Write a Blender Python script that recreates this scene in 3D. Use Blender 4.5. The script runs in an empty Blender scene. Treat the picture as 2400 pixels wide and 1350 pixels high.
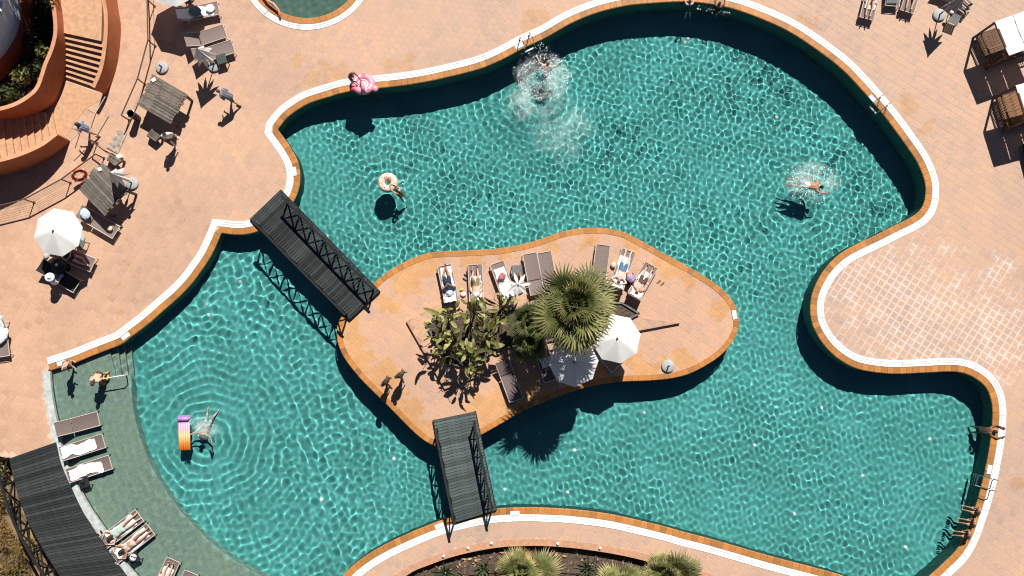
import bpy, math, random, numpy as np
from mathutils import Vector, Matrix
from mathutils.geometry import tessellate_polygon
random.seed(7); RNG = np.random.default_rng(7)
sc = bpy.context.scene; COL = sc.collection
R = math.radians
# ------------------------------------------------------------------ camera, sky, sun, exposure
H, F, TILT = 44.0, 2200.0, R(4.5)
cd = bpy.data.cameras.new('camera'); cam = bpy.data.objects.new('camera', cd); COL.objects.link(cam)
cam.location = (0, 0, H); cam.rotation_euler = (TILT, 0, 0)
cd.sensor_width = 36; cd.lens = 36*F/2400; cd.clip_end = 2000; cd.clip_start = .5
sc.camera = cam
ELEV, SX, SY = R(50), .28, .96            # sun comes from the top, a little from the right
wd = bpy.data.worlds.new('World'); sc.world = wd; wd.use_nodes = True
_n = wd.node_tree.nodes; _bg = _n['Background']
_sky = _n.new('ShaderNodeTexSky'); _sky.sky_type = 'NISHITA'; _sky.sun_disc = False
_sky.air_density = .42; _sky.dust_density = .1; _sky.ozone_density = 1.; _sky.sun_elevation = ELEV; _sky.sun_rotation = math.atan2(SX, SY)
wd.node_tree.links.new(_sky.outputs[0], _bg.inputs[0]); _bg.inputs[1].default_value = .05
sl = bpy.data.lights.new('sun', 'SUN'); sl.energy = 5; sl.angle = R(.53); sl.color = (1, .955, .89)
sun = bpy.data.objects.new('sun', sl); COL.objects.link(sun)
_sd = Vector((SX*math.cos(ELEV), SY*math.cos(ELEV), math.sin(ELEV)))
sun.rotation_euler = _sd.to_track_quat('Z', 'Y').to_euler()
sl.cycles.is_caustics_light = True
sc.view_settings.view_transform = 'Standard'; sc.view_settings.look = 'None'
sc.view_settings.exposure = .46; sc.view_settings.gamma = 1
cy = sc.cycles; cy.use_denoising = True; cy.max_bounces = 8; cy.diffuse_bounces = 2; cy.glossy_bounces = 3
cy.transmission_bounces = 6; cy.transparent_max_bounces = 12; cy.sample_clamp_indirect = 6; cy.caustics_reflective = False
cy.filter_width = 1.1; cy.use_adaptive_sampling = True; cy.adaptive_threshold = .015

# ------------------------------------------------------------------ helpers
def W(px, py, z=0.0):
    "a point of the photograph (2400 x 1350) on the level z"
    u, v = px-1200, 675-py
    yy = v*math.cos(TILT)+F*math.sin(TILT); zz = v*math.sin(TILT)-F*math.cos(TILT)
    t = (H-z)/-zz
    return Vector((u*t, yy*t, z))
def W2(p, z=0.0):
    q = W(p[0], p[1], z); return (q.x, q.y)

class MB:
    def __init__(s): s.v = []; s.f = []; s.mi = []; s.cur = 0
    def add(s, vs, fs):
        b = len(s.v); s.v += [tuple(p) for p in vs]; s.f += [tuple(i+b for i in f) for f in fs]; s.mi += [s.cur]*len(fs); return s
    def box(s, c, d, rz=0, M=None):
        x, y, z = d[0]/2, d[1]/2, d[2]/2; c = Vector(c)
        m = M if M is not None else Matrix.Rotation(rz, 3, 'Z')
        vs = [c+m@Vector((a*x, b*y, e*z)) for e in (-1, 1) for a, b in ((-1, -1), (1, -1), (1, 1), (-1, 1))]
        return s.add(vs, [(3, 2, 1, 0), (4, 5, 6, 7), (0, 1, 5, 4), (1, 2, 6, 5), (2, 3, 7, 6), (3, 0, 4, 7)])
    def bar(s, p, q, w, h=None, up=(0, 0, 1)):
        p, q = Vector(p), Vector(q); h = h or w; d = q-p
        if d.length < 1e-6: return s
        d.normalize(); u = Vector(up)
        if abs(d.dot(u)) > .98: u = Vector((1, 0, 0))
        a = d.cross(u).normalized(); b = a.cross(d).normalized()
        vs = [o+a*i*w/2+b*j*h/2 for o in (p, q) for i, j in ((-1, -1), (1, -1), (1, 1), (-1, 1))]
        return s.add(vs, [(0, 1, 2, 3), (7, 6, 5, 4), (4, 5, 1, 0), (5, 6, 2, 1), (6, 7, 3, 2), (7, 4, 0, 3)])
    def tube(s, pts, r, n=8, cap=True):
        pts = [Vector(p) for p in pts]; rs = r if isinstance(r, (list, tuple)) else [r]*len(pts)
        base = len(s.v); vs = []; pa = None
        for i, p in enumerate(pts):
            d = (pts[min(i+1, len(pts)-1)]-pts[max(i-1, 0)]).normalized()
            if pa is None:
                u = Vector((0, 0, 1)) if abs(d.z) < .9 else Vector((1, 0, 0)); pa = d.cross(u).normalized()
            else:
                pa = (pa-d*pa.dot(d)).normalized()
            b = d.cross(pa)
            vs += [p+(pa*math.cos(6.28319*k/n)+b*math.sin(6.28319*k/n))*rs[i] for k in range(n)]
        fs = [(i*n+k, i*n+(k+1) % n, (i+1)*n+(k+1) % n, (i+1)*n+k) for i in range(len(pts)-1) for k in range(n)]
        if cap: fs += [tuple(range(n-1, -1, -1)), tuple((len(pts)-1)*n+k for k in range(n))]
        return s.add(vs, fs)
    def prism(s, poly, z0, z1, side=True, top=True, bot=True):
        n = len(poly); vs = [(p[0], p[1], z0) for p in poly]+[(p[0], p[1], z1) for p in poly]
        tr = tessellate_polygon([[Vector((p[0], p[1], 0)) for p in poly]]); fs = []
        for t in tr:
            a, b, c = (Vector(poly[i]) for i in t)
            if (b-a).cross(c-a) < 0: t = t[::-1]
            if top: fs.append(tuple(i+n for i in t))
            if bot: fs.append(tuple(reversed(t)))
        if side:
            ar = sum(poly[i][0]*poly[(i+1) % n][1]-poly[(i+1) % n][0]*poly[i][1] for i in range(n))
            for i in range(n):
                j = (i+1) % n
                fs.append((i, j, j+n, i+n) if ar > 0 else (j, i, i+n, j+n))
        return s.add(vs, fs)
    def lathe(s, prof, n=20, c=(0, 0, 0)):
        vs = [(c[0]+r*math.cos(6.28319*k/n), c[1]+r*math.sin(6.28319*k/n), c[2]+z) for r, z in prof for k in range(n)]
        fs = [(i*n+k, i*n+(k+1) % n, (i+1)*n+(k+1) % n, (i+1)*n+k) for i in range(len(prof)-1) for k in range(n)]
        if prof[0][0] > 1e-4: fs.append(tuple(range(n-1, -1, -1)))
        if prof[-1][0] > 1e-4: fs.append(tuple((len(prof)-1)*n+k for k in range(n)))
        return s.add(vs, fs)
    def ball(s, c, r, n=10, m=7, M=None):
        r = (r, r, r) if isinstance(r, (int, float)) else r; c = Vector(c); vs = []; fs = []
        vs.append(Vector((0, 0, -r[2])))
        for i in range(1, m):
            a = -math.pi/2+math.pi*i/m
            vs += [Vector((r[0]*math.cos(a)*math.cos(6.28319*k/n), r[1]*math.cos(a)*math.sin(6.28319*k/n), r[2]*math.sin(a))) for k in range(n)]
        vs.append(Vector((0, 0, r[2])))
        fs += [(0, 1+(k+1) % n, 1+k) for k in range(n)]
        for i in range(m-2):
            o = 1+i*n; fs += [(o+k, o+(k+1) % n, o+n+(k+1) % n, o+n+k) for k in range(n)]
        o = 1+(m-2)*n; t = len(vs)-1; fs += [(o+k, o+(k+1) % n, t) for k in range(n)]
        if M is not None: vs = [M@p for p in vs]
        return s.add([c+p for p in vs], fs)
    def cap(s, p, q, r0, r1, n=10):
        "tapered capsule"
        p, q = Vector(p), Vector(q); s.ball(p, r0, n, 6); s.ball(q, r1, n, 6)
        if (q-p).length > 1e-5: s.tube([p, q], [r0, r1], n)
        return s
    def mesh(s, name, mats=None, smooth=False):
        me = bpy.data.meshes.new(name); me.from_pydata(s.v, [], s.f)
        for m in (mats if isinstance(mats, (list, tuple)) else [mats]):
            if m: me.materials.append(m)
        if any(s.mi): me.polygons.foreach_set('material_index', s.mi)
        if smooth: me.polygons.foreach_set('use_smooth', [True]*len(me.polygons))
        me.update(); return me
    def build(s, name, mats, parent=None, smooth=False, loc=None, rot=None):
        return link(name, s.mesh(name, mats, smooth), parent, loc, rot)
def link(name, me, parent=None, loc=None, rot=None):
    o = bpy.data.objects.new(name, me); COL.objects.link(o)
    if parent is not None: o.parent = parent
    if loc is not None: o.location = loc
    if rot is not None: o.rotation_euler = rot
    return o
def tag(o, label=None, cat=None, group=None, kind=None):
    if label: o['label'] = label
    if cat: o['category'] = cat
    if group: o['group'] = group
    if kind: o['kind'] = kind
    return o
def thing(name, label, cat, loc=(0, 0, 0), rz=0, group=None):
    o = bpy.data.objects.new(name, None); COL.objects.link(o); o.empty_display_size = .2
    o.location = loc; o.rotation_euler = (0, 0, rz) if not isinstance(rz, (tuple, list)) else rz
    return tag(o, label, cat, group)
def wet(*os):
    for o in os:
        o.cycles.is_caustics_receiver = True
        for c in o.children: wet(c)
def dist_loop(P, loop, closed=True):
    "distance of points to a polyline, and inside flag for closed ones"
    P = np.asarray(P, float); A = np.asarray(loop, float); B = np.roll(A, -1, 0)
    if not closed: A, B = A[:-1], B[:-1]
    D = np.empty(len(P)); I = np.zeros(len(P), bool)
    for o in range(0, len(P), 20000):
        p = P[o:o+20000]; best = np.full(len(p), 1e9); ins = np.zeros(len(p), bool)
        for a, b in zip(A, B):
            ab = b-a; L = ab@ab
            t = np.clip(((p-a)@ab)/max(L, 1e-12), 0, 1); d = p-(a+t[:, None]*ab)
            best = np.minimum(best, (d*d).sum(1))
            if (a[1] > b[1]) != (a[1] < b[1]) or a[1] != b[1]:
                c = ((a[1] > p[:, 1]) != (b[1] > p[:, 1])) & (p[:, 0] < (b[0]-a[0])*(p[:, 1]-a[1])/(b[1]-a[1])+a[0])
                ins ^= c
        D[o:o+20000] = np.sqrt(best); I[o:o+20000] = ins
    return D, I
def spline(pts, step=.15, closed=False, corners=()):
    "Catmull-Rom through 2D points, resampled; sharp at the indices in corners"
    P = [np.array(p, float) for p in pts]; n = len(P); out = []
    rng = range(n if closed else n-1)
    for i in rng:
        p1, p2 = P[i], P[(i+1) % n]
        p0 = P[i-1] if (closed or i > 0) else 2*p1-p2
        p3 = P[(i+2) % n] if (closed or i+2 < n) else 2*p2-p1
        if i in corners: p0 = 2*p1-p2
        if (i+1) % n in corners: p3 = 2*p2-p1
        k = max(2, int(np.linalg.norm(p2-p1)/step))
        for j in range(k):
            t = j/k
            out.append(.5*((2*p1)+(-p0+p2)*t+(2*p0-5*p1+4*p2-p3)*t*t+(-p0+3*p1-3*p2+p3)*t**3))
    if not closed: out.append(P[-1])
    return np.array(out)
def offset(L, d, closed=False):
    "offset to the left of travel by d (mitred)"
    n = len(L); out = np.empty_like(L)
    for i in range(n):
        a = L[i]-L[i-1] if (closed or i > 0) else L[1]-L[0]
        b = L[(i+1) % n]-L[i] if (closed or i < n-1) else a
        a = a/np.linalg.norm(a); b = b/np.linalg.norm(b)
        na, nb = np.array((-a[1], a[0])), np.array((-b[1], b[0])); m = na+nb; m /= max(np.linalg.norm(m), 1e-6)
        out[i] = L[i]+m*d/max(m@na, .5)
    return out
def resample(L, step):
    s = np.r_[0, np.cumsum(np.linalg.norm(np.diff(L, axis=0), axis=1))]; k = max(2, int(round(s[-1]/step)))
    t = np.linspace(0, s[-1], k+1); return np.c_[np.interp(t, s, L[:, 0]), np.interp(t, s, L[:, 1])]
def bandmesh(A, B, za, zb, mb=None):
    mb = mb or MB(); n = len(A)
    vs = [(p[0], p[1], za) for p in A]+[(p[0], p[1], zb) for p in B]
    return mb.add(vs, [(i, i+1, n+i+1, n+i) for i in range(n-1)])
def noise2(x, y): return math.sin(x*1.7+y*2.3)*.5+math.sin(x*3.1-y*1.9+1.3)*.3+math.sin(x*5.3+y*4.7+2.1)*.2

# ------------------------------------------------------------------ materials
MATS = {}
def tipped(name, c0, c1, r0, r1):
    "frond colour that dries out towards the leaf tips (distance from the frond's own foot)"
    m = mat(name, c0, .5, .35, 4, orand=.4, trans=.22, spec=.35); N, L = m.node_tree.nodes, m.node_tree.links
    tc = next(n for n in N if n.type == 'TEX_COORD'); ln = N.new('ShaderNodeVectorMath'); ln.operation = 'LENGTH'; L.new(tc.outputs['Object'], ln.inputs[0])
    mr = N.new('ShaderNodeMapRange'); mr.inputs[1].default_value = r0; mr.inputs[2].default_value = r1; L.new(ln.outputs['Value'], mr.inputs[0])
    mx = N.new('ShaderNodeMixRGB'); mx.inputs[1].default_value = (*c0, 1); mx.inputs[2].default_value = (*c1, 1); L.new(mr.outputs[0], mx.inputs[0])
    vm = next(n for n in N if n.type == 'VECT_MATH' and n.operation == 'SCALE'); L.new(mx.outputs[0], vm.inputs[0]); return m
def mat(name, col, rough=.7, var=.12, scale=6., bump=0., bscale=40., spec=.3, metal=0., orand=0., sss=0., trans=0.):
    if name in MATS: return MATS[name]
    m = bpy.data.materials.new(name); m.use_nodes = True; N, L = m.node_tree.nodes, m.node_tree.links
    b = N['Principled BSDF']; b.inputs['Roughness'].default_value = rough; b.inputs['Specular IOR Level'].default_value = spec
    b.inputs['Metallic'].default_value = metal
    geo = N.new('ShaderNodeTexCoord')
    nz = N.new('ShaderNodeTexNoise'); nz.inputs['Scale'].default_value = scale; nz.inputs['Detail'].default_value = 5
    L.new(geo.outputs['Object'], nz.inputs['Vector'])
    mr = N.new('ShaderNodeMapRange'); mr.inputs[1].default_value = .3; mr.inputs[2].default_value = .7
    mr.inputs[3].default_value = 1-var; mr.inputs[4].default_value = 1+var; L.new(nz.outputs[0], mr.inputs[0])
    val = mr.outputs[0]
    if orand:
        oi = N.new('ShaderNodeObjectInfo'); r2 = N.new('ShaderNodeMapRange')
        r2.inputs[3].default_value = 1-orand; r2.inputs[4].default_value = 1+orand; L.new(oi.outputs['Random'], r2.inputs[0])
        mu = N.new('ShaderNodeMath'); mu.operation = 'MULTIPLY'; L.new(val, mu.inputs[0]); L.new(r2.outputs[0], mu.inputs[1]); val = mu.outputs[0]
    vm = N.new('ShaderNodeVectorMath'); vm.operation = 'SCALE'; vm.inputs[0].default_value = col[:3]; L.new(val, vm.inputs['Scale'])
    L.new(vm.outputs[0], b.inputs['Base Color'])
    if bump:
        n2 = N.new('ShaderNodeTexNoise'); n2.inputs['Scale'].default_value = bscale; L.new(geo.outputs['Object'], n2.inputs['Vector'])
        bp = N.new('ShaderNodeBump'); bp.inputs['Strength'].default_value = bump; bp.inputs['Distance'].default_value = .02
        L.new(n2.outputs[0], bp.inputs['Height']); L.new(bp.outputs[0], b.inputs['Normal'])
    if trans:
        t = N.new('ShaderNodeBsdfTranslucent'); L.new(vm.outputs[0], t.inputs[0]); mx = N.new('ShaderNodeMixShader')
        mx.inputs[0].default_value = trans; L.new(b.outputs[0], mx.inputs[1]); L.new(t.outputs[0], mx.inputs[2])
        L.new(mx.outputs[0], N['Material Output'].inputs[0])
    MATS[name] = m; return m
def wood(name, col, rough=.75, stretch=(1, 14, 14), var=.45, spec=.25, orand=.25):
    if name in MATS: return MATS[name]
    m = mat(name, col, rough, var, 3.0, bump=.25, bscale=30, spec=spec, orand=orand)
    N, L = m.node_tree.nodes, m.node_tree.links
    tc = next(n for n in N if n.type == 'TEX_COORD'); mp = N.new('ShaderNodeMapping'); mp.inputs['Scale'].default_value = stretch
    L.new(tc.outputs['Object'], mp.inputs[0])
    for n in N:
        if n.type == 'TEX_NOISE': L.new(mp.outputs[0], n.inputs['Vector'])
    return m

def tile_material(name, dry, wetc, blobs, white=(), attr=True, rough=.62, noise_wet=0.0, spread=.17):
    "terracotta: tile-to-tile tint from the 'rnd' attribute, wet stains and lime bloom with outlines of their own"
    m = bpy.data.materials.new(name); m.use_nodes = True; N, L = m.node_tree.nodes, m.node_tree.links
    b = N['Principled BSDF']
    def nd(t, **k):
        n = N.new(t)
        for a, v in k.items(): setattr(n, a, v)
        return n
    def math_(op, a, c=None):
        n = nd('ShaderNodeMath', operation=op)
        for i, x in enumerate((a, c)):
            if x is None: continue
            if isinstance(x, (int, float)): n.inputs[i].default_value = x
            else: L.new(x, n.inputs[i])
        return n.outputs[0]
    def rngmap(x, a, c, lo, hi, smooth=False):
        n = nd('ShaderNodeMapRange'); n.interpolation_type = 'SMOOTHSTEP' if smooth else 'LINEAR'; L.new(x, n.inputs[0])
        for i, v in enumerate((a, c, lo, hi)): n.inputs[i+1].default_value = v
        return n.outputs[0]
    geo = nd('ShaderNodeNewGeometry'); pos = geo.outputs['Position']
    def noise(scale, det=4, rough_=.55):
        n = nd('ShaderNodeTexNoise'); n.inputs['Scale'].default_value = scale; n.inputs['Detail'].default_value = det
        n.inputs['Roughness'].default_value = rough_; L.new(pos, n.inputs['Vector']); return n.outputs[0]
    at = nd('ShaderNodeAttribute', attribute_name='rnd').outputs['Fac']
    rim = nd('ShaderNodeAttribute', attribute_name='rim').outputs['Fac']
    big, fine, edge = noise(.16, 3), noise(9, 5), noise(1.6, 6, .65)
    val = math_('ADD', rngmap(at, 0, 1, 1-spread, 1+spread*.55), rngmap(big, .35, .65, -.1, .1))
    val = math_('ADD', val, rngmap(fine, .3, .7, -.07, .07))
    dryc = nd('ShaderNodeMixRGB', blend_type='MIX'); dryc.inputs[1].default_value = (*dry, 1); dryc.inputs[2].default_value = (dry[0]*.96, dry[1]*.86, dry[2]*.72, 1)
    L.new(rngmap(math_('ADD', math_('MULTIPLY', at, .5), big), .55, 1.1, 0, 1), dryc.inputs[0])
    wn_ = nd('ShaderNodeTexNoise'); wn_.inputs['Scale'].default_value = .9; wn_.inputs['Detail'].default_value = 4; L.new(pos, wn_.inputs['Vector'])
    ws_ = nd('ShaderNodeVectorMath', operation='MULTIPLY_ADD'); L.new(wn_.outputs['Color'], ws_.inputs[0]); ws_.inputs[1].default_value = (2.6, 2.6, 0); ws_.inputs[2].default_value = (-1.3, -1.3, 0)
    wa_ = nd('ShaderNodeVectorMath', operation='ADD'); L.new(pos, wa_.inputs[0]); L.new(ws_.outputs[0], wa_.inputs[1]); wpos = wa_.outputs[0]
    def mask(bl, soft):
        acc = None
        for (x, y, r) in bl:
            d = nd('ShaderNodeVectorMath', operation='DISTANCE'); L.new(wpos, d.inputs[0]); d.inputs[1].default_value = (x, y, 0)
            k = math_('SUBTRACT', 1.0, math_('DIVIDE', d.outputs['Value'], r))
            acc = k if acc is None else math_('MAXIMUM', acc, k)
        n = math_('ADD', acc, math_('MULTIPLY', math_('SUBTRACT', edge, .5), 1.5))
        return rngmap(n, .2, .2+soft, 0, 1, True)
    col = dryc.outputs[0]
    if name == 'terracotta_tile':                      # the left terrace is laid in a yellower tile
        sx_ = nd('ShaderNodeSeparateXYZ'); L.new(pos, sx_.inputs[0]); lm = nd('ShaderNodeMixRGB'); L.new(rngmap(math_('ADD', sx_.outputs[0], math_('MULTIPLY', big, 8.)), -19, 1, .85, 0), lm.inputs[0])
        L.new(col, lm.inputs[1]); lm.inputs[2].default_value = (.505, .305, .20, 1); col = lm.outputs[0]
    if blobs:
        wm = nd('ShaderNodeMixRGB'); L.new(math_('MULTIPLY', mask(blobs, .16), .62 if name == 'terracotta_tile' else .9), wm.inputs[0]); L.new(col, wm.inputs[1]); wm.inputs[2].default_value = (*wetc, 1); col = wm.outputs[0]
    if white:
        wk = mask(white, .7); f2 = math_('MULTIPLY', wk, math_('ADD', math_('MULTIPLY', rim, .75), rngmap(edge, .5, .75, 0, .45)))
        wm = nd('ShaderNodeMixRGB'); L.new(f2, wm.inputs[0]); L.new(col, wm.inputs[1]); wm.inputs[2].default_value = (.64, .56, .51, 1); col = wm.outputs[0]
    sc_ = nd('ShaderNodeVectorMath', operation='SCALE'); L.new(col, sc_.inputs[0]); L.new(val, sc_.inputs['Scale']); L.new(sc_.outputs[0], b.inputs['Base Color'])
    b.inputs['Roughness'].default_value = rough; b.inputs['Specular IOR Level'].default_value = .25
    bp = nd('ShaderNodeBump'); bp.inputs['Strength'].default_value = .15; bp.inputs['Distance'].default_value = .01; L.new(fine, bp.inputs['Height']); L.new(bp.outputs[0], b.inputs['Normal'])
    MATS[name] = m; return m
def B(px, py, r): p = W(px, py); return (p.x, p.y, r/50)
DRY, WETC = (.485, .338, .265), (.46, .26, .13)
M_tile = tile_material('terracotta_tile', DRY, WETC,
    [B(800, 178, 45), B(690, 150, 22), B(760, 160, 30), B(720, 185, 26), B(940, 158, 30), B(1250, 55, 34), B(1790, 25, 36), B(1870, 45, 34), B(1900, 62, 22), B(2130, 240, 34), B(2170, 300, 22),
     B(300, 600, 14), B(300, 650, 14), B(285, 730, 16), B(2380, 1120, 24)],
    [B(2130, 740, 300), B(2080, 690, 200), B(2300, 780, 230), B(1990, 660, 170), B(2180, 810, 170), B(2340, 640, 60)])
M_isle = tile_material('island_tile', (.50, .325, .24), (.49, .26, .11),
    [B(960, 640, 60), B(1010, 612, 40), B(1100, 600, 36), B(900, 700, 34), B(1180, 598, 30), B(1290, 572, 34), B(1380, 560, 34), B(1480, 585, 38), B(1560, 630, 44), B(1600, 655, 30), B(1690, 720, 34),
     B(1180, 960, 90), B(1120, 990, 60), B(1260, 920, 60), B(900, 890, 60), B(840, 830, 50), B(960, 960, 60), B(1010, 1010, 50), B(1500, 870, 60), B(1400, 880, 50), B(1600, 850, 40), B(820, 780, 40)],
    [])
M_coping = tile_material('coping_tile', (.42, .19, .06), (.38, .15, .03), [], spread=.42, rough=.45)
M_shelf = tile_material('shelf_tile', (.245, .365, .315), (0, 0, 0), [], spread=.12)
M_grout = mat('grout', (.56, .39, .28), .9, .2, 3)
M_wgrout = mat('shelf_grout', (.30, .45, .38), .9, .1, 3)
M_white = mat('white_grate', (.70, .70, .68), .5, .16, 2.5)
M_conc = mat('pale_concrete', (.42, .45, .43), .85, .22, 5, bump=.3)
M_terr = mat('terracotta_render', (.40, .13, .052), .85, .12, 2, bump=.2)
M_terr2 = mat('terracotta_cap', (.56, .27, .15), .85, .12, 3)
M_dark = wood('blackened_deck', (.032, .037, .037), .8, (1, 10, 10), .6, .2, .45)
M_dark2 = wood('weathered_deck', (.07, .088, .086), .8, (1, 10, 10), .4, .2, .3)
M_rail = wood('dark_rail_timber', (.016, .017, .017), .7, (2, 2, 2), .3)
M_roof = wood('grey_roof_timber', (.12, .105, .09), .85, (1.2, 18, 18), .6, .15, .3)
M_teak = wood('teak_slat', (.24, .125, .06), .7, (1, 10, 10), .3)
M_brown = wood('brown_timber', (.09, .05, .033), .7, (2, 2, 2), .3)
M_cloth = mat('white_canvas', (.78, .78, .77), .9, .03, 3, trans=.18)
M_towel = mat('white_towel', (.80, .79, .77), .95, .06, 14, bump=.5, bscale=25)
M_alu = mat('beige_frame', (.50, .43, .38), .45, .06, 5)
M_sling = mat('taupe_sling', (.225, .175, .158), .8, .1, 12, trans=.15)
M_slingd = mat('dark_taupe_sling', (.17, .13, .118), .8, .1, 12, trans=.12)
M_grey = mat('grey_plastic', (.115, .13, .125), .6, .1, 6)
M_base = mat('grey_base', (.36, .375, .37), .7, .08, 6)
M_chrome = mat('steel', (.62, .64, .66), .22, .04, 5, metal=1.)
M_black = mat('black_rubber', (.02, .02, .022), .5, .2, 6)
M_iron = mat('brown_iron', (.085, .05, .036), .6, .2, 6)
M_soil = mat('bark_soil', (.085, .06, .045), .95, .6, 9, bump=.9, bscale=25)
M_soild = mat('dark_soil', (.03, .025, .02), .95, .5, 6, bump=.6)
M_frond = tipped('palm_frond', (.10, .118, .034), (.30, .26, .10), 1.15, 2.1)
M_frondy = mat('palm_frond_dry', (.30, .215, .085), .6, .3, 4, orand=.3, trans=.2)
M_trunk = mat('palm_trunk', (.12, .08, .05), .9, .4, 12, bump=.6)
M_leaf = mat('banana_leaf', (.23, .225, .07), .42, .35, 3, orand=.6, trans=.25, spec=.4)
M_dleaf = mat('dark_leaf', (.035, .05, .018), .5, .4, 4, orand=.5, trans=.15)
M_yleaf = mat('yellow_blossom', (.52, .33, .035), .6, .4, 9, trans=.15)
M_dry = mat('dry_grass', (.27, .18, .065), .8, .5, 3, trans=.2)
M_foam = mat('foam', (.72, .78, .77), .6, .05, 9)
# ================================================================== THE SETTING
COPW, CHW, WL = .30, .34, -.13          # coping and channel widths, water level
edge_px = [(118, 869), (174, 851), (218.5, 833), (248, 821.5), (284, 807), (307, 790), (349, 758), (384, 727), (420, 695.6), (450, 664), (473, 633), (494, 601), (510, 568),
 (519, 546), (544, 549.5), (574, 549.5), (603, 543), (627, 533), (652, 518), (675, 495), (689, 471), (698, 451), (703, 429), (703, 402), (697, 375), (681, 345), (667, 325), (651, 303),
 (673, 276), (698, 257), (725, 242), (768, 228), (816, 215), (886, 207), (941, 201), (1000, 191.5), (1063, 177.6), (1126, 161), (1176, 140), (1227, 113), (1282, 87), (1340, 54), (1403, 29), (1466, 14), (1529, 7.5), (1600, 4),
 (1650, 7.5), (1701, 16.4), (1751, 31.5), (1814, 57), (1864, 83), (1927, 126), (1978, 167), (2028, 220), (2066, 264), (2096, 303), (2122, 339), (2148, 378), (2164, 414), (2169.5, 442), (2166, 473), (2155, 494), (2134, 510), (2099, 527), (2054, 550),
 (2016, 568), (1980, 587), (1950, 611), (1925, 642), (1905, 683), (1898.7, 720), (1903, 757), (1919, 791), (1943, 822), (1977, 849), (2019, 867), (2089, 876), (2160, 874), (2228, 871), (2266, 877), (2300, 897), (2318, 922), (2326, 958), (2324, 1009),
 (2318, 1054), (2307, 1109), (2292, 1168), (2281, 1202), (2263, 1252), (2241, 1290), (2211, 1320), (2178, 1350), (2140, 1376), (2090, 1386), (2040, 1374), (1975, 1349), (1912, 1331), (1850, 1315), (1787, 1298), (1725, 1280), (1662, 1262), (1600, 1246),
 (1562, 1235), (1500, 1220), (1437, 1206), (1375, 1197), (1312, 1191.5), (1233, 1189), (1162, 1192), (1108, 1201), (1053, 1214), (1024, 1223), (978, 1241), (933, 1261), (900, 1277), (862, 1299), (828, 1324), (802, 1350), (770, 1388), (745, 1430)]
strip_px = [(745, 1430), (560, 1460), (400, 1430), (345, 1380), (320, 1348), (291, 1314), (251, 1248), (213, 1192), (191, 1154), (164, 1103), (151, 1068), (144, 1045), (135.5, 992), (127, 950), (121, 908), (118, 869)]
cA = [i for i, p in enumerate(edge_px) if p in ((519, 546), (651, 303))]
EDGE = spline([W2(p) for p in edge_px], .12, corners=cA)
STRIP = spline([W2(p) for p in strip_px], .2)
POOL = np.r_[EDGE[:-1], STRIP[:-1]]
isle_px = [(1160, 583), (1093, 586.7), (1015.6, 591), (973, 603), (926, 626), (902, 642), (880, 660), (850, 690), (822, 718), (799, 744), (791, 762), (789, 782), (792, 804), (803, 832), (825, 864), (850, 893), (879, 922), (912, 954), (950, 993), (983, 1024),
 (1013, 1043), (1045, 1050), (1085, 1039), (1128, 1019), (1178, 991), (1225, 964), (1287, 937), (1331, 921), (1387, 905), (1453, 895), (1523, 892), (1578, 886), (1625, 872), (1680, 840), (1713, 807), (1729, 776), (1731.6, 751), (1724, 718), (1702, 687),
 (1671, 661), (1627, 633), (1582, 608), (1538, 584), (1500, 563), (1462, 544), (1420, 535), (1375, 534), (1330, 540), (1293, 551), (1246, 567), (1200, 577)]
ISLE = spline([W2(p) for p in isle_px], .12, closed=True)
SP_C = np.array(W2((721, -84))); SP_R = 134/50.2
SMALL = np.array([SP_C+SP_R*np.array((math.cos(a), math.sin(a))) for a in np.linspace(0, 2*math.pi, 90, endpoint=False)])
def area(L): x, y = L[:, 0], L[:, 1]; return .5*np.sum(x*np.roll(y, -1)-np.roll(x, -1)*y)
SGN = 1 if area(POOL) < 0 else -1       # outward is to the left of travel on clockwise loops
# sunken beds
bed_px = [(951, 1350), (1011, 1322), (1078, 1300), (1167, 1283), (1250, 1279), (1320, 1282), (1396, 1291), (1469, 1304), (1540, 1322), (1640, 1352), (1700, 1400), (1500, 1500), (1100, 1500), (880, 1420)]
BED = spline([W2(p) for p in bed_px], .3, closed=True)
gard_px = [(-200, 1040), (-40, 1062), (22, 1074), (42, 1150), (58, 1201), (80, 1250), (107, 1299), (142, 1350), (200, 1430), (150, 1560), (-250, 1560)]
GARD = np.array([W2(p) for p in gard_px])
stair_px = [(290, -250), (275, 0), (283, 55), (282, 100), (275, 151), (264, 189), (247, 223), (200, 250), (150, 300), (165, 331), (133, 361), (89, 386), (44, 403), (0, 412), (-250, 420), (-300, -250)]
STAIR = np.array([W2(p) for p in stair_px])

# terrace sheet with its openings
def sheet(name, outer, holes, z, m):
    loops = [outer]+holes; vs = [Vector((p[0], p[1], 0)) for L in loops for p in L]
    tr = tessellate_polygon([[Vector((p[0], p[1], 0)) for p in L] for L in loops]); mb = MB(); fs = []
    for t in tr:
        a, b, c = (vs[i] for i in t)
        fs.append(tuple(t) if (b-a).cross(c-a).z > 0 else tuple(reversed(t)))
    mb.add([(v.x, v.y, z) for v in vs], fs); return mb.build(name, m)
G = 220
hole = np.r_[offset(EDGE, SGN*.12), offset(STRIP, SGN*.12)]
holeS = np.array([SP_C+(SP_R+.12)*np.array((math.cos(a), math.sin(a))) for a in np.linspace(0, 2*math.pi, 60, endpoint=False)])
terrace = sheet('terrace', [(-G, -G), (G, -G), (G, G), (-G, G)], [hole[::2], holeS, BED, GARD], -.007, M_grout)
tag(terrace, kind='structure')

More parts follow.
